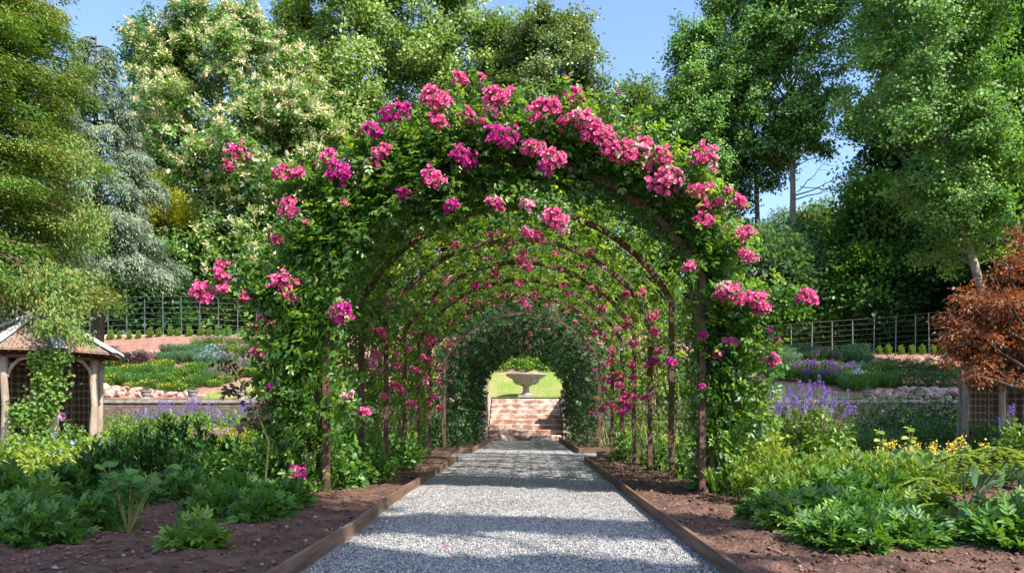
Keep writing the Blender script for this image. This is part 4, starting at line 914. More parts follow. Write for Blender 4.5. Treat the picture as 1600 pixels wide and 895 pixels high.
NEAR_L = [(372,241,40,0),(357,262,20,0),(320,455,40,0),(347,430,22,0),(350,412,18,0),(350,450,20,0),(455,323,42,0),(440,272,30,0),(465,268,20,0),(435,375,20,0),(531,268,56,1),(512,243,26,0),(443,442,46,0),(448,465,28,0),
 (428,508,30,0),(403,550,18,0),(536,488,46,1),(428,606,26,1),(420,622,20,1),(465,738,32,1),(618,176,48,1),(582,205,32,1),(680,152,45,0),(690,160,30,0),(684,190,34,0),(730,182,22,0),(776,150,44,0),(770,172,28,0),(782,215,56,1),(721,247,46,1),
 (595,238,30,0),(582,262,28,0),(677,279,38,0),(630,308,32,1),(706,323,28,1),(773,318,28,0),(570,645,18,0),(543,617,20,0),(538,318,14,0),(480,350,12,0),(707,550,20,0),(754,190,14,0)]
NEAR_R = [(845,171,46,0),(862,165,34,0),(833,230,38,0),(862,248,42,0),(885,190,36,0),(915,195,50,0),(932,208,46,0),(950,222,38,0),(960,240,40,0),(850,268,26,1),(825,320,26,0),(825,365,26,0),(867,340,42,0),(875,356,30,0),
 (1035,285,56,0),(1050,278,40,0),(1035,245,36,0),(1000,235,36,0),(985,245,32,0),(1097,242,46,0),(1108,250,30,0),(1090,297,34,0),(1162,364,28,0),(1168,400,32,0),(1258,463,32,0),(1266,468,20,0),(1150,458,42,0),(1135,452,30,0),(1180,470,40,0),(1190,480,22,0),
 (1122,318,20,0),(1100,345,34,0),(1015,260,26,0),(1008,225,22,0),(970,228,30,0),(1048,566,20,1),(1098,526,18,1),(1097,604,12,1),(1120,553,20,1),(1142,535,22,0),(1102,322,24,0),(1135,300,14,0),(905,182,24,0),(1125,462,20,0),(1075,415,18,0)]
def stem_to(b, f, root, p, side):
    q = Vector(p); s = np.linspace(.4, LT, 60); x, z, _, _ = hoop(s, side, .05); k = int(np.argmin((x + CX - q.x) ** 2 + (z - q.z) ** 2)); a = Vector((float(x[k]) + CX, 7.2, float(z[k]) - .15))
    if side * (q.x - CX) < .0: a.x = CX
    dd = q - a; L_ = dd.length
    if L_ < .12: return
    org = Vector(root.location); pts = [a.lerp(q, t) + Vector((0, 0, .12 * L_ * math.sin(t * 2.2))) - org for t in np.linspace(0, 1, 7)]; pts[-1] = q - org
    b.tube(pts, [.006, .0055, .005, .005, .0045, .004, .0035], 5)
    n = int(L_ * 75); t = rng.uniform(.1, .97, n); pn = np.array([tuple(v) for v in pts]); P = np.stack([np.interp(t, np.linspace(0, 1, 7), pn[:, j]) for j in range(3)], -1) + rng.normal(0, .035, (n, 3))
    compound(f, P, ru(n) + np.array([0, -.1, -.3]), ru(n) * .7 + np.array([0, -.4, .7]), rng.uniform(.09, .14, n), .42)

def near_rose(side, lst, label):
    root = tag(empty('climbing_rose', (CX, 7.08, 0)), label, 'climbing rose', 'climbing roses on the arch tunnel'); root['oy'] = 7.08
    f = Fol()
    if side < 0:
        a = lambda s: np.interp(s, [0, .6, 1.8, 2.4, 3.2, LT], [-.10, -.06, -.08, -.12, -.14, -.10]); bb = lambda s: np.interp(s, [0, .5, 1.2, 2.0, 2.8, 3.4, LT], [.30, .45, .52, .56, .50, .42, .34])
        shell_leaves(f, 5000, side, -.22, .9, sprof(.4, .6), a, bb, .125, 'oval', lump=.10)
        shell_leaves(f, 1500, side, .8, 1.5, sprof(), .02, .3, .12, 'quad')
        shell_leaves(f, 1500, side, -.36, -.04, lambda n: np.concatenate([rng.uniform(1.5, 3.5, n * 3 // 4), rng.uniform(.5, 1.6, n // 4)]), -.12, .32, .115, 'oval', lump=.05)
    else:
        a = lambda s: np.interp(s, [0, .6, 1.8, 2.4, 3.2, LT], [.03, .03, .03, .045, .045, .0]); bb = lambda s: np.interp(s, [0, .5, 1.2, 2.0, 2.8, 3.4, LT], [.20, .28, .34, .38, .36, .40, .44])
        shell_leaves(f, 3900, side, -.18, .9, sprof(.5, .3), a, bb, .12, 'oval', lump=.09)
        shell_leaves(f, 1000, side, .8, 1.5, sprof(), .02, .25, .12, 'quad')
        # shoots hanging just under the crown of the arch
        shell_leaves(f, 420, side, -.1, .3, lambda n: rng.uniform(3.3, LT, n), -.2, .1, .11, 'oval')
    if side < 0: shell_leaves(f, 650, side, -.15, .3, lambda n: rng.uniform(2.9, LT, n), -.34, .0, .11, 'oval')
    b = MB()
    for (px, py, sz, mg) in lst:
        r = math.hypot(px - 804, py - 590); p = W(px, py, 6.84 - .1 * random.random())
        if py > 500: p = W(px, py, 6.95)
        if (px, py) == (707, 550): p = W(700, 540, 10.4)
        truss_on(root, p, sz * p.y / F * .97, mg); stem_to(b, f, root, p, side)
    for i in range(52):
        s = random.uniform(1.3, LT) if i % 3 else random.uniform(.5, 1.6); o_ = random.uniform(.38, .72); x, z, nx, nz = hoop(s, side, o_); p = Vector((float(x) + CX, random.uniform(6.85, 7.6), float(z) - (.1 if s < 2.4 else 0)))
        stem_to(b, f, root, p, side)
        if i % 3: truss_on(root, p, random.choice((.05, .07, .09, .12)), random.random() < .25)
    # top sprays that rise above the main mass
    n = 420; s = rng.uniform(2.6, LT, n); x, z, nx, nz = hoop(s, side, .42 + .18 * rng.random(n)); P = np.stack([x, rng.uniform(-.2, .6, n), z], -1); k = (np.sin(s * 9 + P[:, 1] * 5) > .1)
    compound(f, P[k], ru(k.sum()) + np.array([0, 0, .6]), ru(k.sum()) + np.array([0, -.4, .6]), .11, .42, 'oval')
    f.build('foliage', M['rose_leaf'], root)
    f3 = Fol(); shell_leaves(f3, 1300 if side < 0 else 2300, side, -.25, 1.0, lambda n: rng.uniform(1.2, LT, n), .22, .55, .10, 'oval'); f3.build('sunlit_foliage', M['rose_leaf2'], root)
    b.build('flowering_shoot', M['cane'], root)
    canes(root, side, 6.95, 8.3, 10, .014, 7.15 if side < 0 else 7.3); canes(root, side, 7.0, 7.9, 2, .02, 7.2, 'oldcane', 2.6)
    n = 60; f4 = Fol(); s = rng.uniform(1.2, LT, n); x, z, _, _ = hoop(s, side, .4); P = np.stack([x, rng.uniform(-.25, .1, n), z], -1) + rng.normal(0, .06, (n, 3)); f4.add(P, ru(n), ru(n), .028, .016, 'petal', rng.random(n)); f4.build('buds', M['bud'], root)
    return root
near_rose(-1, NEAR_L, 'dense dark climbing rose with magenta clusters smothering the front hoop on its shaded side')
near_rose(1, NEAR_R, 'climbing rose with bright pink clusters over the bare front hoop, sunlit side')

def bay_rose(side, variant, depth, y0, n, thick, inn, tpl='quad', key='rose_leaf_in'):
    root = empty('climbing_rose', (CX, y0, 0)); root['oy'] = 0.0; f = Fol()
    shell_leaves(f, n // 12, side, -.14, .06, lambda q: rng.uniform(1.5, LT, q), -.14, .1, .13, tpl, lump=.03, lw=.46); shell_leaves(f, n, side, -.05, depth, sprof(.45, .3), inn, thick, .145, tpl, lump=.08, lw=.46)
    f.build('foliage', M[key], root)
    canes(root, side, 0, depth, 5, .010, .1); canes(root, side, 0, depth, 1, .018, .15, 'oldcane', 2.2)
    for i in range(18):
        s = random.uniform(.7, LT); x, z, nx, nz = hoop(s, side, random.uniform(-.16, -.02)); sz = random.choice((.05, .06, .08, .10, .14))
        truss_on(root, (float(x) + CX, y0 + random.uniform(0, depth), float(z)), sz, random.random() < .12)
    return root
for side, nm in ((-1, 'shaded'), (1, 'sunlit')):
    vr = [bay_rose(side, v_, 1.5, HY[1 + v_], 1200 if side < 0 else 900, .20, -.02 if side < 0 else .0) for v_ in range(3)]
    for k in range(1, 6):
        o = vr[k - 1] if k <= 3 else copy_tree(vr[k - 4 if k > 3 else 0]); o.location = (CX, HY[k], 0)
        if k == 5: o.scale = (1, .45, 1)
        tag(o, f'climbing rose on the {nm} side of the tunnel, at the {ORD[k]} hoop from the front', 'climbing rose', 'climbing roses on the arch tunnel')
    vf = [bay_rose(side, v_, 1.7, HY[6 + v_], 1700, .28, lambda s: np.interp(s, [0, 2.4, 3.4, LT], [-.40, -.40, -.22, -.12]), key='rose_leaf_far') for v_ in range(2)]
    for k in range(6, 12):
        o = vf[k - 6] if k < 8 else copy_tree(vf[k % 2]); o.location = (CX, HY[k], 0)
        if k == 11: o.scale = (1, .3, 1)
        if k == 10: o.scale = (1, .6, 1)
        tag(o, f'dense climbing rose past the gravel crossing, {nm} side, {ORD[k - 6]} hoop beyond it', 'climbing rose', 'climbing roses on the arch tunnel')
# ================================================================ garden plants
def dome(n, w, h, shell=.45):
    d = ru(n); d[:, 2] = abs(d[:, 2]); r = rng.uniform(shell, 1.0, (n, 1)); return d * r * np.array([w / 2, w / 2, h]), d
def g_divided(w, h, n, L=.16, key='green', pairs=3):           # peony-like clump of divided leaves
    root = empty('clump_plant'); f = Fol(); P, d = dome(n, w * .85, h * .85, .35)
    X = d * np.array([1, 1, .15]) * .7 + ru(n) * .6 + np.array([0, 0, .1]); U = np.array([0, -.3, 1.2]) + ru(n) * .5
    L_ = L * rng.uniform(.7, 1.2, n); t = rng.random(n)
    f2 = f; n_ = n; Xn = nrm(X); Un = nrm(U - Xn * np.sum(U * Xn, -1, keepdims=True)); S = np.cross(Un, Xn)
    for k in range(pairs):
        tt = .2 + .6 * k / pairs
        for sg in (-1, 1): f.add(P + Xn * (L_ * tt)[:, None], Xn * .8 + S * sg * .7 + Un * .12, Un + ru(n) * .2, L_ * .62, L_ * .24, 'oval', np.clip(t + rng.normal(0, .12, n), 0, 1))
    f.add(P + Xn * (L_ * .65)[:, None], Xn, Un, L_ * .6, L_ * .24, 'oval', t)
    f.build('foliage', M[key], root)
    b = MB()
    for i in range(0, n, 5): b.tube([(random.uniform(-.03, .03), random.uniform(-.03, .03), 0), tuple(P[i] * .6 + np.array([0, 0, h * .05])), tuple(P[i])], [.006, .004, .003], 4)
    b.build('stalks', M['cane'], root); return root
def g_whorl(w, h, n, key='euph', Ln=.07, wn=.014, per=34, spread=.25):  # many upright leafy shoots
    root = empty('upright_shoots_plant'); f = Fol(); b = MB()
    for i in range(n):
        r = w / 2 * math.sqrt(random.random()); a = random.uniform(0, 6.28); p0 = np.array([r * math.cos(a), r * math.sin(a), 0]); hh = h * random.uniform(.65, 1.05) * (1 - .35 * (2 * r / w) ** 2)
        top = p0 + np.array([spread * r * math.cos(a) + random.gauss(0, .03), spread * r * math.sin(a) + random.gauss(0, .03), hh]); m = per; t = rng.uniform(.2, 1, m) ** .7; P = p0 + (top - p0) * t[:, None]
        th = rng.uniform(0, 6.28, m); X = np.stack([np.cos(th), np.sin(th), .35 + t * .8], -1); U = np.stack([-np.cos(th) * .5, -np.sin(th) * .5, np.ones(m)], -1)
        f.add(P, X, U, Ln * rng.uniform(.7, 1.2, m), wn * rng.uniform(.8, 1.2, m), 'blade' if False else 'quad', np.clip(.15 + .35 * random.random() + (t > .88) * random.random() * .55 + rng.normal(0, .1, m), 0, 1)); b.tube([tuple(p0), tuple(top)], [.004, .002], 4)
    f.build('foliage', M[key], root); b.build('stalks', M['cane'], root); return root
def bushf(w, h, n, L, Wd, key, tpl='oval', shell=.4, up=.8):
    f = Fol(); P, d = dome(n, w, h, shell); k = 1 + .18 * np.sin(P[:, 0] * 14 / w) * np.cos(P[:, 1] * 11 / w + P[:, 2] * 9 / h); P = P * k[:, None]
    f.add(P, d * .6 + ru(n) * .8, np.array([0, 0, up]) + d * .4 + ru(n) * .6, L * rng.uniform(.6, 1.25, n), Wd * rng.uniform(.7, 1.2, n), tpl, rng.random(n)); return f, P, d
def g_bush(w, h, n, L, Wd, key, name='garden_shrub', tpl='oval', shell=.4):
    root = empty(name); f, P, d = bushf(w, h, n, L, Wd, key, tpl, shell); f.build('foliage', M[key], root); b = MB()
    for i in range(12):
        q = P[rng.integers(n)] * .8; b.tube([(random.uniform(-.05, .05) * w, random.uniform(-.05, .05) * w, 0), tuple(q * .55), tuple(q)], [.010, .007, .003], 5)
    b.build('stems', M['oldcane'], root); return root
def spike_mesh(h, key='spike'):
    f = Fol(); n = 110; z = rng.uniform(0, h, n); r = .013 * (1 - (z / h) ** 2 * .6); th = rng.uniform(0, 6.28, n); P = np.stack([r * np.cos(th), r * np.sin(th), z], -1)
    f.add(P, np.stack([np.cos(th), np.sin(th), np.full(n, .7)], -1), ru(n), .013, .010, 'quad', rng.random(n)); return f.mesh('flower_spike', M[key])
SPK = [spike_mesh(.13), spike_mesh(.18), spike_mesh(.09)]
def g_spiked(w, h, n, ns, key='green'):
    root = g_bush(w, h * .82, n, .075, .045, key, 'flowering_perennial'); f = Fol(); b = MB()
    for i in range(ns):
        r = w * .48 * math.sqrt(random.random()); a = random.uniform(0, 6.28); x, y = r * math.cos(a), r * math.sin(a); z = h * (.98 - .35 * (2 * r / w) ** 2) * random.uniform(.85, 1.08)
        b.tube([(x * .5, y * .5, h * .3), (x, y, z)], .004, 4); o = link('flower_spike', SPK[i % 3], root, (x, y, z)); o.rotation_euler = (random.uniform(-.12, .12), random.uniform(-.12, .12), random.uniform(0, 6))
    b.build('flower_stalks', M['cane'], root); return root
def dot_mesh(key, r=.016, n=5):
    f = Fol(); th = np.arange(n) * 2 * math.pi / n; X = np.stack([np.cos(th), -np.full(n, .5), np.sin(th)], -1)
    f.add(np.zeros((n, 3)), X, np.tile([0, -1., .3], (n, 1)), r * 1.1, r, 'petal', rng.random(n)); return f.mesh('flower', M[key])
DOT = {k: dot_mesh(k, r) for k, r in (('blueflower', .024), ('mauve', .018), ('yellow', .016), ('purple', .02), ('paleblue', .024))}
def g_dotted(w, h, n, key, dk, nd, L=.06, Wd=.04):
    root = g_bush(w, h, n, L, Wd, key, 'flowering_perennial')
    for i in range(nd):
        P, d = dome(1, w, h, .98); o = link('flower', DOT[dk], root, Vector(P[0] * 1.03)); o.rotation_euler = (random.uniform(-.6, .3), 0, random.uniform(-.9, .9)); s = random.uniform(.8, 1.4); o.scale = (s, s, s)
    return root
def g_grass(w, h, n, key='teal', wd=.012, nf=0, fk=None):
    root = empty('tufted_perennial'); f = Fol(); r = w * .35 * np.sqrt(rng.random(n)); a = rng.uniform(0, 6.28, n); P = np.stack([r * np.cos(a), r * np.sin(a), np.zeros(n)], -1)
    X = np.stack([np.cos(a) * r / w * 1.3, np.sin(a) * r / w * 1.3, np.ones(n)], -1) + ru(n) * .22
    f.add(P + X * .0, X, ru(n), h * rng.uniform(.5, 1.05, n), wd, 'quad', rng.random(n)); m = n; t = rng.uniform(.3, .9, m)
    f.add(P + nrm(X) * (h * t)[:, None], ru(m) * .8 + np.array([0, 0, .6]), ru(m), h * .16, wd * 1.2, 'quad', rng.random(m))
    f.build('foliage', M[key], root)
    if nf:
        f = Fol(); P, d = dome(nf, w * .8, h, .85); P[:, 2] = np.maximum(P[:, 2], h * .62) * rng.uniform(.9, 1.1, nf)
        for q in range(5): f.add(P + rng.normal(0, .02, P.shape), ru(nf) + np.array([0, 0, .3]), ru(nf), .05, .035, 'petal', rng.random(nf))
        f.build('flower_heads', M[fk], root)
    return root
def g_hosta(w, h, n, key='teal', L=.24):
    root = empty('broad_leaf_plant'); f = Fol(); a = rng.uniform(0, 6.28, n); el = rng.uniform(.25, 1.3, n); r = w / 2 * np.sqrt(rng.random(n)) * .8
    P = np.stack([r * np.cos(a), r * np.sin(a), h * .25 * rng.random(n)], -1); X = np.stack([np.cos(a) * np.cos(el), np.sin(a) * np.cos(el), np.sin(el)], -1) + ru(n) * .15; U = np.stack([-np.cos(a) * np.sin(el), -np.sin(a) * np.sin(el), np.cos(el)], -1)
    f.add(P, X, U, L * rng.uniform(.7, 1.2, n), L * .32, 'long', rng.random(n)); f.build('foliage', M[key], root); return root
def g_sapling(h, key, nb, L=.06, nl=9, spread=1.0):
    root = empty('leafy_sapling'); f = Fol(); b = MB()
    for i in range(nb):
        a = random.uniform(0, 6.28); tip = Vector((math.cos(a) * h * .35 * spread * random.uniform(.2, 1), math.sin(a) * h * .3, h * random.uniform(.75, 1.0))); pts = [Vector((0, 0, 0)).lerp(tip, t) + Vector((0, 0, .1 * h * math.sin(t * 3))) for t in np.linspace(0, 1, 6)]
        b.tube(pts, [.006, .005, .005, .004, .003, .002], 5); t = rng.uniform(.45, 1, nl); pn = np.array([tuple(v) for v in pts]); P = np.stack([np.interp(t, np.linspace(0, 1, 6), pn[:, j]) for j in range(3)], -1)
        f.add(P, ru(nl) * np.array([1, 1, .3]), np.array([0, -.5, 1.]) + ru(nl) * .4, L * rng.uniform(.7, 1.2, nl), L * .8, 'oval', rng.random(nl))
    f.build('foliage', M[key], root); b.build('stems', M['cane'], root); return root
def put(proto, px, py, label, cat='plant', s=1, grp=None, dz=0, used=set(), D=None, sc=None, name=None):
    o = proto if proto.name not in used else copy_tree(proto)
    if o is proto: used.add(proto.name)
    p = hit(px, py) if D is None else Vector(((px - VX) * D / F, D, tz((px - VX) * D / F, D)))
    if p.y < 27.5 and D is None: p = Vector((p.x * (p.y - 0) / p.y, p.y, 0))
    o.location = (p.x, p.y, p.z + (.04 if p.y < 27 else 0) + dz); o.rotation_euler = (0, 0, random.uniform(-.6, .6)); q = sc if sc else (1, 1, 1); o.scale = (s * q[0], s * q[1], s * q[2])
    if name: o.name = name
    tag(o, label, cat, grp); return o

# --- front beds, nearest plants
dv1 = g_divided(.42, .24, 190, .10, 'fresh', 2); dv2 = g_divided(.60, .26, 330, .105, 'green', 2); dv3 = g_divided(.58, .25, 330, .10, 'green', 2)
PE = 'low clumps of divided leaves in the front beds'
put(dv1, 305, 872, 'bright green lobed clump alone on bare soil near the edging board', 'clump plant', .78, PE)
put(dv2, 70, 862, 'low lobed clump at the near edge of the shaded bed, beside bare soil', 'clump plant', .80, PE)
put(dv3, 410, 822, 'spreading lobed clump in shade between the sapling and the shaded iron post', 'clump plant', .8, PE)
put(dv2, 445, 800, 'lobed clump tucked against the foot of the shaded rose', 'clump plant', .8, PE)
put(dv3, 15, 800, 'large lobed clump cut by the picture edge in the shaded bed', 'clump plant', 1.2, PE)
put(dv2, 110, 790, 'blue-green lobed clump under the dark bushes of the shaded bed', 'clump plant', 1.1, PE)
put(dv3, 200, 800, 'lobed clump behind the round-leaved sapling', 'clump plant', 1.0, PE)
put(dv2, 285, 790, 'shaded lobed clump beneath the dark upright shrubs', 'clump plant', .9, PE)
put(dv3, 365, 790, 'shaded lobed clump behind the spreading clump by the rose', 'clump plant', .9, PE)
put(dv1, 60, 812, 'small lobed clump between two larger ones near the picture edge', 'clump plant', 1.0, PE)
R_ = [(1215, 800, 1.0, 'lobed clump at the corner of the big green drift, nearest the edging board'), (1275, 835, 1.0, 'lobed clump at the front of the big green drift, with small violet flowers'),
      (1340, 850, .95, 'deep green lobed clump at the front of the drift by bare soil'), (1400, 830, .9, 'lobed clump at the front, where the green drift ends at bare soil'),
      (1300, 800, 1.15, 'lobed clump in the middle of the big green drift'), (1380, 795, 1.1, 'lobed clump in the drift below the euphorbia shoots'), (1452, 806, .75, 'sunlit lobed clump next to the brown-stemmed angelica'),
      (1245, 775, 1.2, 'yellow-green lobed clump behind the drift corner'), (1552, 862, .95, 'lobed clump at the near corner of the sunny bed, in front of the angelica'), (1606, 830, 1.0, 'lobed clump cut by the picture edge beside the angelica'),
      (1580, 870, .9, 'lowest lobed clump in the corner of the picture')]
R_ += [(1205, 822, .8, 'lobed clump hugging the edging board side of the big drift'), (1290, 862, .85, 'lobed clump reaching furthest towards the viewer in the drift middle'), (1405, 866, .75, 'lobed clump nearest the bare soil patch beside the angelica'), (1172, 778, .8, 'low lobed clump at the foot of the yellow-tipped shoots by the edging board'), (1228, 838, .75, 'smallest lobed clump at the nearest edge of the big drift'), (1320, 868, .8, 'lobed clump lowest in the middle of the sunny bed'), (1440, 850, .7, 'small lobed clump at the end of the drift near the angelica'), (1475, 775, .9, 'lobed clump under the broad leaves behind the angelica'), (1340, 770, 1.0, 'lobed clump under the bronze-tipped shoots')]
for i, (px, py, s, l) in enumerate(R_): put((dv1, dv2, dv3)[i % 3], px, py, l, 'clump plant', s * 1.05, PE, sc=(1.05, 1.05, .9))
ss = g_sapling(.42, 'green', 9, .075, 8, 2.0); put(ss, 200, 848, 'spindly round-leaved sapling standing in shade on bare soil', 'sapling', .95, D=4.55)
put(dv2, 150, 835, 'lobed clump close behind bare soil beside the round-leaved sapling', 'clump plant', .8, PE); put(dv3, 340, 812, 'lobed clump filling the gap right of the sapling', 'clump plant', .85, PE); put(dv2, 25, 850, 'near lobed clump cut by the picture edge, beside bare soil', 'clump plant', .9, PE)
# dark upright shrubs, shaded bed
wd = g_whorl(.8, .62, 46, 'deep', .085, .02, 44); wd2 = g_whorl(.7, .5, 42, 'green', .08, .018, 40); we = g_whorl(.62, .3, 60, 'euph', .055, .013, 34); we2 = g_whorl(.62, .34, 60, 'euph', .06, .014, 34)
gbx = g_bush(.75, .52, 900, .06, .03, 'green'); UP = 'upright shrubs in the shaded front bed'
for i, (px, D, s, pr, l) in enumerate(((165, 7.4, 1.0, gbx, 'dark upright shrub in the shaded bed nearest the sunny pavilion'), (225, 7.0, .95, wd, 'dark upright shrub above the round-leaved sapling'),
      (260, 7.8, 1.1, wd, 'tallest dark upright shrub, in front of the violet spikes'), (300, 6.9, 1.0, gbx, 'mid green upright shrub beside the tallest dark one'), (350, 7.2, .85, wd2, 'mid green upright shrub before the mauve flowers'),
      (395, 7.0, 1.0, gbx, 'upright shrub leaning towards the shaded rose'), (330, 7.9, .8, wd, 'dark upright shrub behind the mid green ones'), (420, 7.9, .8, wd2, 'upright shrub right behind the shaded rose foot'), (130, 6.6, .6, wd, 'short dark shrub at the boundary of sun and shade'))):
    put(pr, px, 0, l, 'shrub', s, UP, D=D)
SU = 'sunlit plants by the sunny pavilion'
fy1 = g_bush(.9, .5, 900, .07, .035, 'yellowgreen', 'flowering_perennial'); gb = g_dotted(.9, .5, 900, 'fresh', 'paleblue', 18); gb2 = g_dotted(.8, .4, 800, 'fresh', 'blueflower', 10)
put(fy1, 20, 0, 'yellow-green leafy mound at the picture edge below the pavilion', 'plant', 1.0, SU, D=8.2); put(fy1, 90, 0, 'yellow-green leafy mound with strappy leaves behind the lobed clumps', 'plant', .9, SU, D=8.0)
put(gb, 60, 0, 'pale-blue flowered mound in sun in front of the pavilion', 'flowering plant', 1.1, SU, D=10.2); put(gb, 120, 0, 'pale-blue flowered mound beside the pavilion post', 'flowering plant', 1.1, SU, D=11); put(gb2, 5, 0, 'blue flowered mound at the picture edge', 'flowering plant', 1.0, SU, D=10.8)
put(fy1, 165, 0, 'light green mound between the pavilion and the dark shrubs', 'plant', 1.0, SU, D=10.5); put(gb, 190, 0, 'pale-blue flowered mound just behind the dark shrubs', 'flowering plant', .9, SU, D=9.6)
put(gb2, 40, 0, 'leafy mound with small blue flowers touching the pavilion floor', 'flowering plant', 1.0, SU, D=13)
# plants between the crossing path and the wall, sunny side
SP = 'perennials with violet spikes'
sp = g_spiked(.8, .85, 950, 34, 'green'); sp2 = g_spiked(.95, .95, 1500, 48, 'fresh')
put(sp, 262, 0, 'violet-spiked perennial before the sunny wall, nearer the pavilion', 'flowering plant', 1.15, SP, D=19); put(sp, 310, 0, 'violet-spiked perennial before the sunny wall below the second urn', 'flowering plant', 1.25, SP, D=18.3)
put(sp, 228, 0, 'small violet-spiked perennial beside the pavilion post', 'flowering plant', 1.0, SP, D=19.5); put(sp, 395, 0, 'violet-spiked perennial partly behind the purple-leaved stem', 'flowering plant', 1.2, SP, D=17.5); put(sp, 345, 0, 'violet-spiked perennial in the gap behind the mauve flowers', 'flowering plant', .9, SP, D=20)
put(g_bush(1.1, .95, 1100, .09, .05, 'green'), 375, 0, 'rounded green shrub against the sunny wall', 'shrub', 1, None, D=22)
mv = g_grass(.7, .55, 260, 'yellowgreen', .02, 30, 'mauve'); yf = g_grass(.6, .5, 240, 'yellowgreen', .02, 26, 'yellow')
for px, D, l in ((325, 14.8, 'mauve-flowered clump in sun behind the dark shrubs'), (345, 15.2, 'mauve-flowered clump beside yellow flowers'), (300, 15.6, 'small mauve-flowered clump nearer the violet spikes')): put(mv, px, 0, l, 'flowering plant', 1.0, 'mauve flowering clumps', D=D + 1.6)
put(yf, 358, 0, 'yellow-flowered clump among the mauve flowers', 'flowering plant', 1, None, D=16.9); put(yf, 372, 0, 'yellow-flowered clump nearest the purple-leaved stem', 'flowering plant', 1, None, D=17.1)
lg = g_bush(1.3, .55, 900, .06, .03, 'fresh')
for i, (px, D) in enumerate(((190, 24), (235, 25), (165, 22), (285, 24.5), (330, 24), (420, 24), (210, 21.5), (350, 18.5), (405, 20), (240, 17.2), (290, 17))): put(lg, px, 0, f'soft light green mound before the sunny wall, {ORD[i]} planted of the drift', 'plant', 1.55, 'light green mounds before the sunny wall', D=D)
# sunny front bed
E_ = [(1150, 7.6), (1200, 7.2), (1240, 6.9), (1180, 6.5), (1230, 6.2), (1290, 6.6), (1170, 8.4), (1215, 8.2), (1270, 7.6)]
for i, (px, D) in enumerate(E_): put((we, we2)[i % 2], px, 0, f'yellow-tipped upright shoots in the sunny bed beside the bare iron post, {ORD[i]} clump back', 'plant', 1.05, 'yellow-tipped shoots in the sunny bed', D=D)
E2 = [(1340, 6.5), (1375, 6.8), (1410, 6.6), (1330, 7.2), (1390, 7.4)]
for i, (px, D) in enumerate(E2): put(we2 if i % 2 else we, px, 0, f'darker bronze-tipped shoots in front of the broad leaves, {ORD[i]} of five', 'plant', 1.1, 'bronze-tipped shoots by the broad leaves', D=D)
put(g_bush(.62, .95, 1300, .075, .05, 'yellowgreen'), 1168, 0, 'glowing yellow-green shrub beside the sunlit rose', 'shrub', 1.15, None, D=9.2)
put(g_bush(.6, .6, 700, .07, .05, 'yellowgreen'), 1200, 0, 'small yellow-green shrub in front of the violet spikes', 'shrub', 1.0, None, D=9.6)
put(sp2, 1272, 0, 'tall violet-spiked perennial with large leaves standing in full sun', 'flowering plant', 1.16, SP, D=10.9)
put(sp2, 1245, 0, 'tall violet-spiked perennial just behind the sunniest one', 'flowering plant', 1.08, SP, D=11.6)
put(sp, 1185, 0, 'violet-spiked perennial beside the sunlit rose', 'flowering plant', 1.12, SP, D=12.6); put(sp, 1162, 0, 'slender violet-spiked perennial closest to the iron tunnel', 'flowering plant', 1.05, SP, D=13); put(sp, 1215, 0, 'dark-leaved violet-spiked perennial in the middle of the violet drift', 'flowering plant', 1.05, SP, D=12.4)
# broad leaves, fennel heads
ho = g_hosta(.8, .4, 60, 'teal', .26); HO = 'broad-leaved clumps in the sunny bed'
for i, (px, D) in enumerate(((1390, 8.0), (1440, 7.8), (1490, 7.9), (1470, 7.2), (1540, 7.6), (1350, 8.4), (1585, 7.9))): put(ho, px, 0, f'clump of broad grey-green leaves below the yellow flower heads, {ORD[i]} of seven', 'broad-leaved plant', 1.15, HO, D=D)
al = empty('yellow_flower_plant'); f = Fol(); n = 34; P, d = dome(n, .6, .44, .85)
for q in range(24): f.add(P + rng.normal(0, .026, P.shape), ru(n), ru(n) + np.array([0, -.3, .6]), .022, .018, 'petal', rng.random(n))
f.build('flower_heads', M['yellow'], al); b = MB()
for i in range(n): b.tube([(0, 0, 0), tuple(P[i])], .003, 4)
b.build('stalks', M['cane'], al); f = Fol(); P, d = dome(260, .7, .3, .3); f.add(P, d + ru(260) * .5, np.array([0, 0, 1.]) + ru(260) * .4, .07, .06, 'oval', rng.random(260)); f.build('foliage', M['fresh'], al)
for i, (px, D, s) in enumerate(((1470, 9.2, 1.0), (1512, 8.6, 1.15), (1400, 9.0, 1.0), (1440, 9.4, .9), (1550, 9.0, .85))): put(al, px, 0, f'frothy yellow flower heads behind the broad leaves, {ORD[i]} of five', 'flowering plant', s, 'frothy yellow flowers', D=D)
ys = g_sapling(.62, 'yellowgreen', 2, .085, 7)
for i, (px, D, s) in enumerate(((1342, 8.8, .80), (1375, 8.6, .95), (1415, 8.7, 1.0))): put(ys, px, 0, f'young shoot with bright lime leaves rising above the bed, {ORD[i]} from the violet spikes', 'sapling', s, 'lime-leaved shoots', D=D)
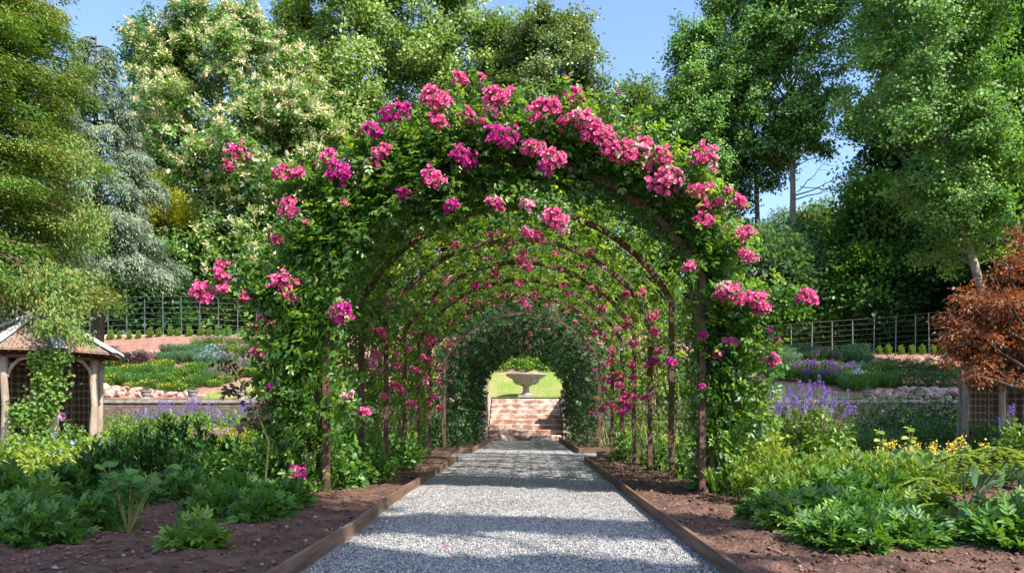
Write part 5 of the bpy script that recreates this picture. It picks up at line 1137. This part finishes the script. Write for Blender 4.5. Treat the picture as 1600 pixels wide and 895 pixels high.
# angelica
an = tag(empty('angelica_plant', (W(1508, 0, 5.5).x, 5.5, .06)), 'young plant with bare purple-brown stems and lacy fern-like leaf plates', 'plant'); b = MB(); f = Fol()
for (tx, ty, tz_) in ((-.02, .0, .40), (.22, .02, .45), (-.28, -.03, .24), (.22, -.05, .10), (.42, .1, .42)):
    p0 = Vector((0, 0, .0)); p1 = Vector((tx * .3, ty, .10)); p2 = Vector((tx, ty, tz_)); b.tube([p0, p1, p1.lerp(p2, .5) + Vector((0, 0, .01)), p2], [.011, .009, .008, .006], 6)
    for j in range(9):
        a = j / 9 * 6.28; L_ = random.uniform(.16, .26); n = 60; t = rng.uniform(.05, 1, n); dr = np.array([math.cos(a), math.sin(a) * .8, -.05]); P = np.array(p2) + dr * (t * L_)[:, None]; P[:, 2] -= .10 * t ** 2 * L_ / .2
        sd = np.cross(dr, [0, 0, 1]); sg = rng.choice([-1, 1], n); P = P + sd * (sg * rng.uniform(0, .04, n))[:, None]; f.add(P, dr + sd * sg[:, None], np.array([0, 0, 1.]) + ru(n) * .3, .045, .022, 'oval', rng.random(n) * .6 + .2)
b.build('stems', M['plum'] if False else M['oldcane'], an, smooth=True); f.build('leaf_plates', M['yellowgreen'], an)
# shaded plants before the right wall, blue geraniums
ge = g_dotted(1.0, .62, 1100, 'green', 'blueflower', 16); gd = g_bush(1.2, .85, 1100, .08, .05, 'deep'); ge2 = g_dotted(1.0, .55, 1000, 'green', 'purple', 14)
G_ = 'blue-flowered mounds in the shade'
for i, (px, D, s) in enumerate(((1470, 19, 1.2), (1440, 17.8, 1.0), (1550, 16.8, 1.2), (1590, 15.5, 1.1), (1500, 21, 1.2), (1570, 19, 1.1))): put(ge, px, 0, f'shaded mound dotted with deep blue flowers, {ORD[i]} of six before the maple', 'flowering plant', s, G_, D=D)
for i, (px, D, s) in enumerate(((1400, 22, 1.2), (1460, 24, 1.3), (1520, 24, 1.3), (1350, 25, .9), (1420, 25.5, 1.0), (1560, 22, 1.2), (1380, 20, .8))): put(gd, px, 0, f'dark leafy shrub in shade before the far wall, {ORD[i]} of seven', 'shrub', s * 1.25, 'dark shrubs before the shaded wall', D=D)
for i, (px, D, s) in enumerate(((1362, 17.2, .9), (1385, 17.5, .9), (1330, 18, .9), (1310, 20, 1.0), (1345, 21, 1.0))): put(ge2, px, 0, f'low mound with purple flowers past the crossing path, {ORD[i]} of five', 'flowering plant', s, 'purple mounds past the crossing', D=D)
tl = g_sapling(1.5, 'green', 5, .10, 26)
for i, (px, D) in enumerate(((1335, 22), (1365, 21.5))): put(tl, px, 0, f'leafy rose shoots rising before the shaded wall, {("nearer the violet spikes", "below the urn with sprigs")[i]}', 'rose shoots', .85, 'rose shoots at the wall', D=D)
put(g_spiked(.7, .8, 1000, 12, 'fresh'), 1598, 0, 'sunlit leafy perennial at the picture edge below the maple', 'flowering plant', 1.0, SP, D=10)
# beds flanking the far tunnel and low fill inside the posts
fl = g_bush(.5, .42, 420, .07, .045, 'green')
RF = 'low leafy growth at the rose feet'
for i, (x, y) in enumerate(((-1.75, 7.6), (-1.6, 8.3), (-1.85, 9.4), (-1.7, 10.6), (-1.8, 12.1))): o = put(fl, 700, 0, f'low leafy growth at the foot of the shaded rose row, {ORD[i]} from the front', 'plant', 1.0 + .2 * random.random(), RF, D=9); o.location = (x, y, .04)
for i, (x, y) in enumerate(((1.75, 7.5), (1.85, 8.9), (1.8, 10.2), (1.85, 11.4), (1.55, 12.7))): o = put(fl, 900, 0, f'low leafy growth at the foot of the sunlit rose row, {ORD[i]} from the front', 'plant', .8 + .3 * random.random(), RF, D=9); o.location = (x, y, .04)
for i, (x, y) in enumerate(((-2.3, 9), (-2.5, 10.5), (-2.4, 12), (-2.9, 9.8), (-3.3, 11.5), (-3.0, 8.6), (-3.9, 10.2))): o = put(lg, 700, 0, f'light green mound outside the shaded rose row, {ORD[i]} of seven', 'plant', .8, 'mounds outside the shaded roses', D=9); o.location = (x, y, .04)
for i, (x, y) in enumerate(((2.4, 10), (2.5, 11.6), (2.3, 12.8), (3.2, 12.6), (4.4, 12.6))): o = put(fy1, 900, 0, f'yellow-green mound outside the sunlit rose row, {ORD[i]} of five', 'plant', .9, 'mounds outside the sunlit roses', D=9); o.location = (x, y, .04)
for i, (x, y) in enumerate(((-2.2, 17.5), (-2.4, 19.5), (-2.6, 22), (2.3, 17.6), (2.5, 20), (2.6, 23), (3.8, 18), (-3.8, 18.5), (-4.6, 21), (4.8, 21.5))): o = put(gd, 900, 0, f'dark shrub beside the far part of the tunnel, {ORD[i]} of ten', 'shrub', .9, 'dark shrubs beside the far tunnel', D=19); o.location = (x, y, .04)
# purple-leaved bare rose stem
pr = tag(empty('purple_leaved_stem', (W(412, 0, 6.5).x, 6.5, .05)), 'thorny dark stem with drooping plum-coloured leaves leaning out of the shaded rose', 'rose stem'); b = MB(); f = Fol(); c0 = Vector(pr.location)
pts = [Vector((0, 0, 0))] + [W(px, py, 6.4) - c0 for px, py in ((420, 690), (400, 640), (378, 600), (358, 565), (340, 538))]; b.tube(pts, [.009, .008, .007, .006, .005, .004], 6); b.build('stem', M['cane'], pr)
for px, py in ((393, 630), (372, 600), (385, 655), (350, 560), (360, 575), (400, 648), (368, 613)):
    p = np.array(W(px, py, 6.4) - c0); n = 6; X = ru(n); X[:, 2] = -abs(X[:, 2]) * .6; compound(f, np.tile(p, (n, 1)), X, ru(n) + np.array([0, -.3, .8]), .12, .42, 'oval')
f.build('foliage', M['plum'], pr)
# pink garden rose by the pavilion
pg = tag(empty('pink_rose_bush', (W(98, 0, 14.2).x, 14.2, .05)), 'rose bush with one large pale pink bloom in front of the pavilion', 'rose bush'); f, P, d = bushf(.6, .75, 420, .06, .04, 'fresh'); f.build('foliage', M['fresh'], pg)
f = Fol(); c = np.array(W(99, 650, 13.9) - Vector(pg.location))
for ring in range(4):
    th = np.arange(7) * .9 + ring; X = np.stack([np.cos(th), np.full(7, -.3 - .4 * ring), np.sin(th)], -1); f.add(np.tile(c, (7, 1)), X, np.tile([0, -1., 0], (7, 1)), .075 - .013 * ring, .075, 'petal', rng.uniform(.85, 1, 7))
f.build('bloom', M['mauve'], pg)
# vine on the pavilion front
vi = tag(empty('climbing_vine', (-10.1, 15.75, 0)), 'leafy green vine climbing the front post of the sunny pavilion', 'vine'); f = Fol(); b = MB(); c0 = Vector(vi.location)
for (px, py, w_, h_, n) in ((75, 565, 22, 20, 380), (80, 600, 26, 24, 480), (62, 560, 16, 16, 200), (70, 640, 20, 22, 360), (40, 650, 22, 24, 300), (30, 640, 14, 14, 120), (100, 558, 12, 8, 120), (78, 620, 18, 18, 220)):
    c = np.array(W(px, py, 15.55) - c0); k = 15.55 / F; P = c + rng.normal(size=(n, 3)) * np.array([w_ * k * .5, .08, h_ * k * .5]); f.add(P, ru(n) + np.array([0, -.3, -.4]), ru(n) * .6 + np.array([.2, -.6, .6]), .075, .065, 'oval', rng.random(n))
f.build('foliage', M['fresh'], vi)
for k in range(5): b.tube([(random.uniform(-.1, .1), 0, 0), (random.uniform(-.3, .1), -.1, .8), W(random.uniform(60, 75), 600, 15.6) - c0, W(random.uniform(60, 90), 560, 15.6) - c0], [.018, .014, .01, .005], 5)
b.build('stems', M['oldcane'], vi)

# --- banks
def minishrub():
    root = empty('small_hedge_plant'); f = Fol(); n = 260; P, d = dome(n, .28, .42, .2); f.add(P, d * .5 + ru(n) * .3 + np.array([0, 0, 1.]), ru(n), .10, .04, 'quad', rng.random(n)); f.build('foliage', M['fresh'], root); return root
ms = minishrub()
for i in range(21):
    px = 140 + i * 15.6 + random.uniform(-3, 3); put(ms, px, 532 - 7.5 * sm(140, 300, px) + 4 * sm(360, 450, px) + random.uniform(-1, 1), f'small young evergreen in the mulch row below the iron fence, {ORD[i]} from the pavilion', 'young shrub', random.uniform(.75, 1.15), 'young shrubs in the sunny mulch row')
for i, px in enumerate((1374, 1388, 1408, 1425, 1441, 1458, 1474, 1490)): put(ms, px, 554, f'small young evergreen on the shaded mulch below the pale posts, {ORD[i]} from the sunny end', 'young shrub', random.uniform(.9, 1.25), 'young shrubs in the shaded mulch row')
tg = g_grass(1.0, .55, 520, 'teal', .02); yg = g_bush(.8, .45, 420, .10, .07, 'fresh'); gg = g_grass(.9, .5, 420, 'green', .02); pb = g_grass(.9, .6, 420, 'teal', .02, 60, 'paleblue'); sd = g_bush(.5, .38, 300, .08, .04, 'plum', 'tufted_perennial')
mu = g_grass(1.0, .6, 420, 'green', .02, 60, 'mauve'); pu = g_grass(1.1, .6, 420, 'green', .02, 190, 'purple'); gl = g_grass(1.0, .55, 420, 'greyleaf', .02); dk = g_bush(1.2, .7, 800, .09, .04, 'deep', 'tufted_perennial'); tp = g_grass(1.1, .6, 500, 'fresh', .025, 40, 'mauve')
def drift(proto, pts, text, cat, grp, s=1.0):
    for i, (px, py) in enumerate(pts): put(proto, px, py, f'{text}, {ORD[i]} of {len(pts)}', cat, s * random.uniform(.85, 1.15), grp)
drift(tg, [(262, 568), (280, 566), (298, 567), (316, 568), (270, 556), (290, 554), (308, 556)], 'blue-green grassy tuft below the upper rocks on the sunny bank', 'grassy plant', 'blue-green tufts on the sunny bank')
drift(sd, [(192, 574), (204, 572), (216, 575), (228, 571), (240, 574), (250, 568), (198, 564), (222, 562)], 'reddish-brown clump on the sunny bank behind the pavilion', 'plant', 'reddish clumps on the sunny bank')
drift(gg, [(200, 600), (215, 604), (232, 600), (248, 604), (186, 596), (222, 590), (240, 588), (172, 590), (258, 592)], 'green tuft above the sunny rockery', 'grassy plant', 'green tufts above the sunny rockery')
drift(yg, [(268, 606), (282, 610), (296, 606), (276, 596), (292, 594), (262, 598)], 'yellow-green broad-leaved plant above the last rockery boulders', 'plant', 'yellow-green plants on the sunny bank', .9)
drift(gg, [(312, 604), (326, 598), (340, 592), (308, 590), (324, 586), (345, 584)], 'green tuft beside the lawn edge on the sunny bank', 'grassy plant', 'green tufts beside the lawn edge')
drift(pb, [(322, 574), (334, 572), (344, 576), (330, 564)], 'pale blue flowering clump in the middle of the sunny bank', 'flowering plant', 'pale blue clumps on the sunny bank')
drift(gl, [(350, 590), (362, 588), (374, 584), (342, 596)], 'grey feathery clump beside the pale blue flowers', 'plant', 'grey clumps on the sunny bank')
drift(mu, [(356, 574), (370, 572), (384, 572), (398, 572), (412, 572), (426, 572), (440, 574), (380, 582), (404, 580), (428, 580)], 'mauve-flowered clump in the long drift above the lawn', 'flowering plant', 'mauve drift on the sunny bank', .9)
drift(tp, [(322, 548), (338, 546), (354, 548), (370, 545), (386, 548), (402, 545), (418, 548), (434, 546), (450, 548), (346, 558), (378, 558), (410, 558), (440, 560)], 'tall pink-dotted green clump high on the sunny bank', 'flowering plant', 'tall clumps high on the sunny bank')
drift(tp, [(1150, 562), (1166, 560), (1182, 562), (1198, 560), (1160, 550)], 'tall light green clump at the sunny end of the shaded bank', 'plant', 'tall light clumps on the shaded bank', 1.1)
drift(dk, [(1188, 585), (1204, 583), (1178, 581)], 'dark rounded clump at the lawn edge under light plants', 'plant', 'dark clumps at the lawn edge', .8)
drift(tg, [(1215, 567), (1232, 565), (1250, 563), (1268, 563), (1225, 577), (1330, 563), (1342, 569), (1320, 567), (1340, 555)], 'blue-green feathery clump high on the shaded bank', 'plant', 'feathery clumps on the shaded bank', 1.3)
drift(mu, [(1240, 569), (1275, 569), (1292, 567), (1306, 569)], 'mauve-dotted clump high on the shaded bank', 'flowering plant', 'mauve clumps on the shaded bank')
drift(pu, [(1238, 587), (1252, 585), (1266, 587), (1280, 585), (1294, 587), (1308, 589), (1322, 589), (1262, 597), (1286, 599), (1305, 601)], 'deep purple-flowered clump above the lawn on the shaded bank', 'flowering plant', 'purple drift on the shaded bank')
drift(pb, [(1332, 587), (1345, 585), (1340, 597)], 'steel-blue flowering clump next to the purple drift', 'flowering plant', 'steel-blue clumps on the shaded bank')
drift(gg, [(1215, 591), (1228, 595), (1335, 611), (1350, 607), (1325, 605), (1365, 603), (1380, 605), (1360, 587), (1380, 585)], 'mid green tuft near the lawn corner on the shaded bank', 'grassy plant', 'green tufts on the shaded bank', 1.2)
drift(dk, [(1395, 603), (1415, 605), (1440, 603), (1465, 605), (1490, 603), (1400, 589), (1430, 587), (1460, 587), (1490, 589), (1390, 575), (1420, 575), (1450, 577), (1480, 579)], 'dark leafy clump covering the shaded bank above the boulders', 'shrub', 'dark clumps on the shaded bank', .95)
fg = g_grass(.9, .45, 420, 'fresh', .02, 14, 'yellow')
drift(fg, [(164, 604), (178, 600), (192, 586), (208, 584), (226, 580), (244, 580), (182, 570), (170, 578), (256, 576), (300, 580), (318, 582), (284, 586), (210, 610), (236, 608), (262, 612)], 'airy golden-green clump on the sunny bank', 'grassy plant', 'golden-green clumps on the sunny bank', .9)
drift(fg, [(336, 604), (352, 598), (366, 592), (382, 588), (398, 588), (414, 588), (430, 590)], 'airy golden-green clump along the lawn edge above the sunny wall', 'grassy plant', 'golden-green clumps along the lawn edge', .8)
# bed behind the fountain
drift(yg, [(760 + i * 12, 572 + (i % 3) * 3) for i in range(12)], 'light green plant in the bed behind the fountain', 'plant', 'plants in the bed behind the fountain', 1.0)
drift(tp, [(700 + i * 24, 560) for i in range(12)], 'tall clump high behind the fountain', 'plant', 'tall clumps behind the fountain', 1.0)
# low sunlit hedge seen through the right fence
he = tag(empty('clipped_hedge', (W(1320, 0, 47).x, 47, tz(W(1320, 0, 47).x, 47) - .1)), 'low bright green hedge in a sun patch behind the pale posts', 'hedge'); f = Fol(); n = 9000
P = np.stack([rng.uniform(-3, 1.4, n), rng.uniform(-.6, .6, n), rng.uniform(0, 1.0, n)], -1); ax = rng.integers(0, 2, n); P[ax == 0, 2] = 1.0 + rng.normal(0, .05, (ax == 0).sum()); P[ax == 1, 1] = -.6
f.add(P, ru(n), ru(n) + np.array([0, -.3, .5]), .12, .08, 'quad', rng.random(n)); f.build('foliage', M['fresh'], he)
# remove unused prototypes that never got placed
for o in list(bpy.data.objects):
    if o.type == 'EMPTY' and o.parent is None and 'category' not in o:
        for ch in list(o.children): bpy.data.objects.remove(ch)
        bpy.data.objects.remove(o)
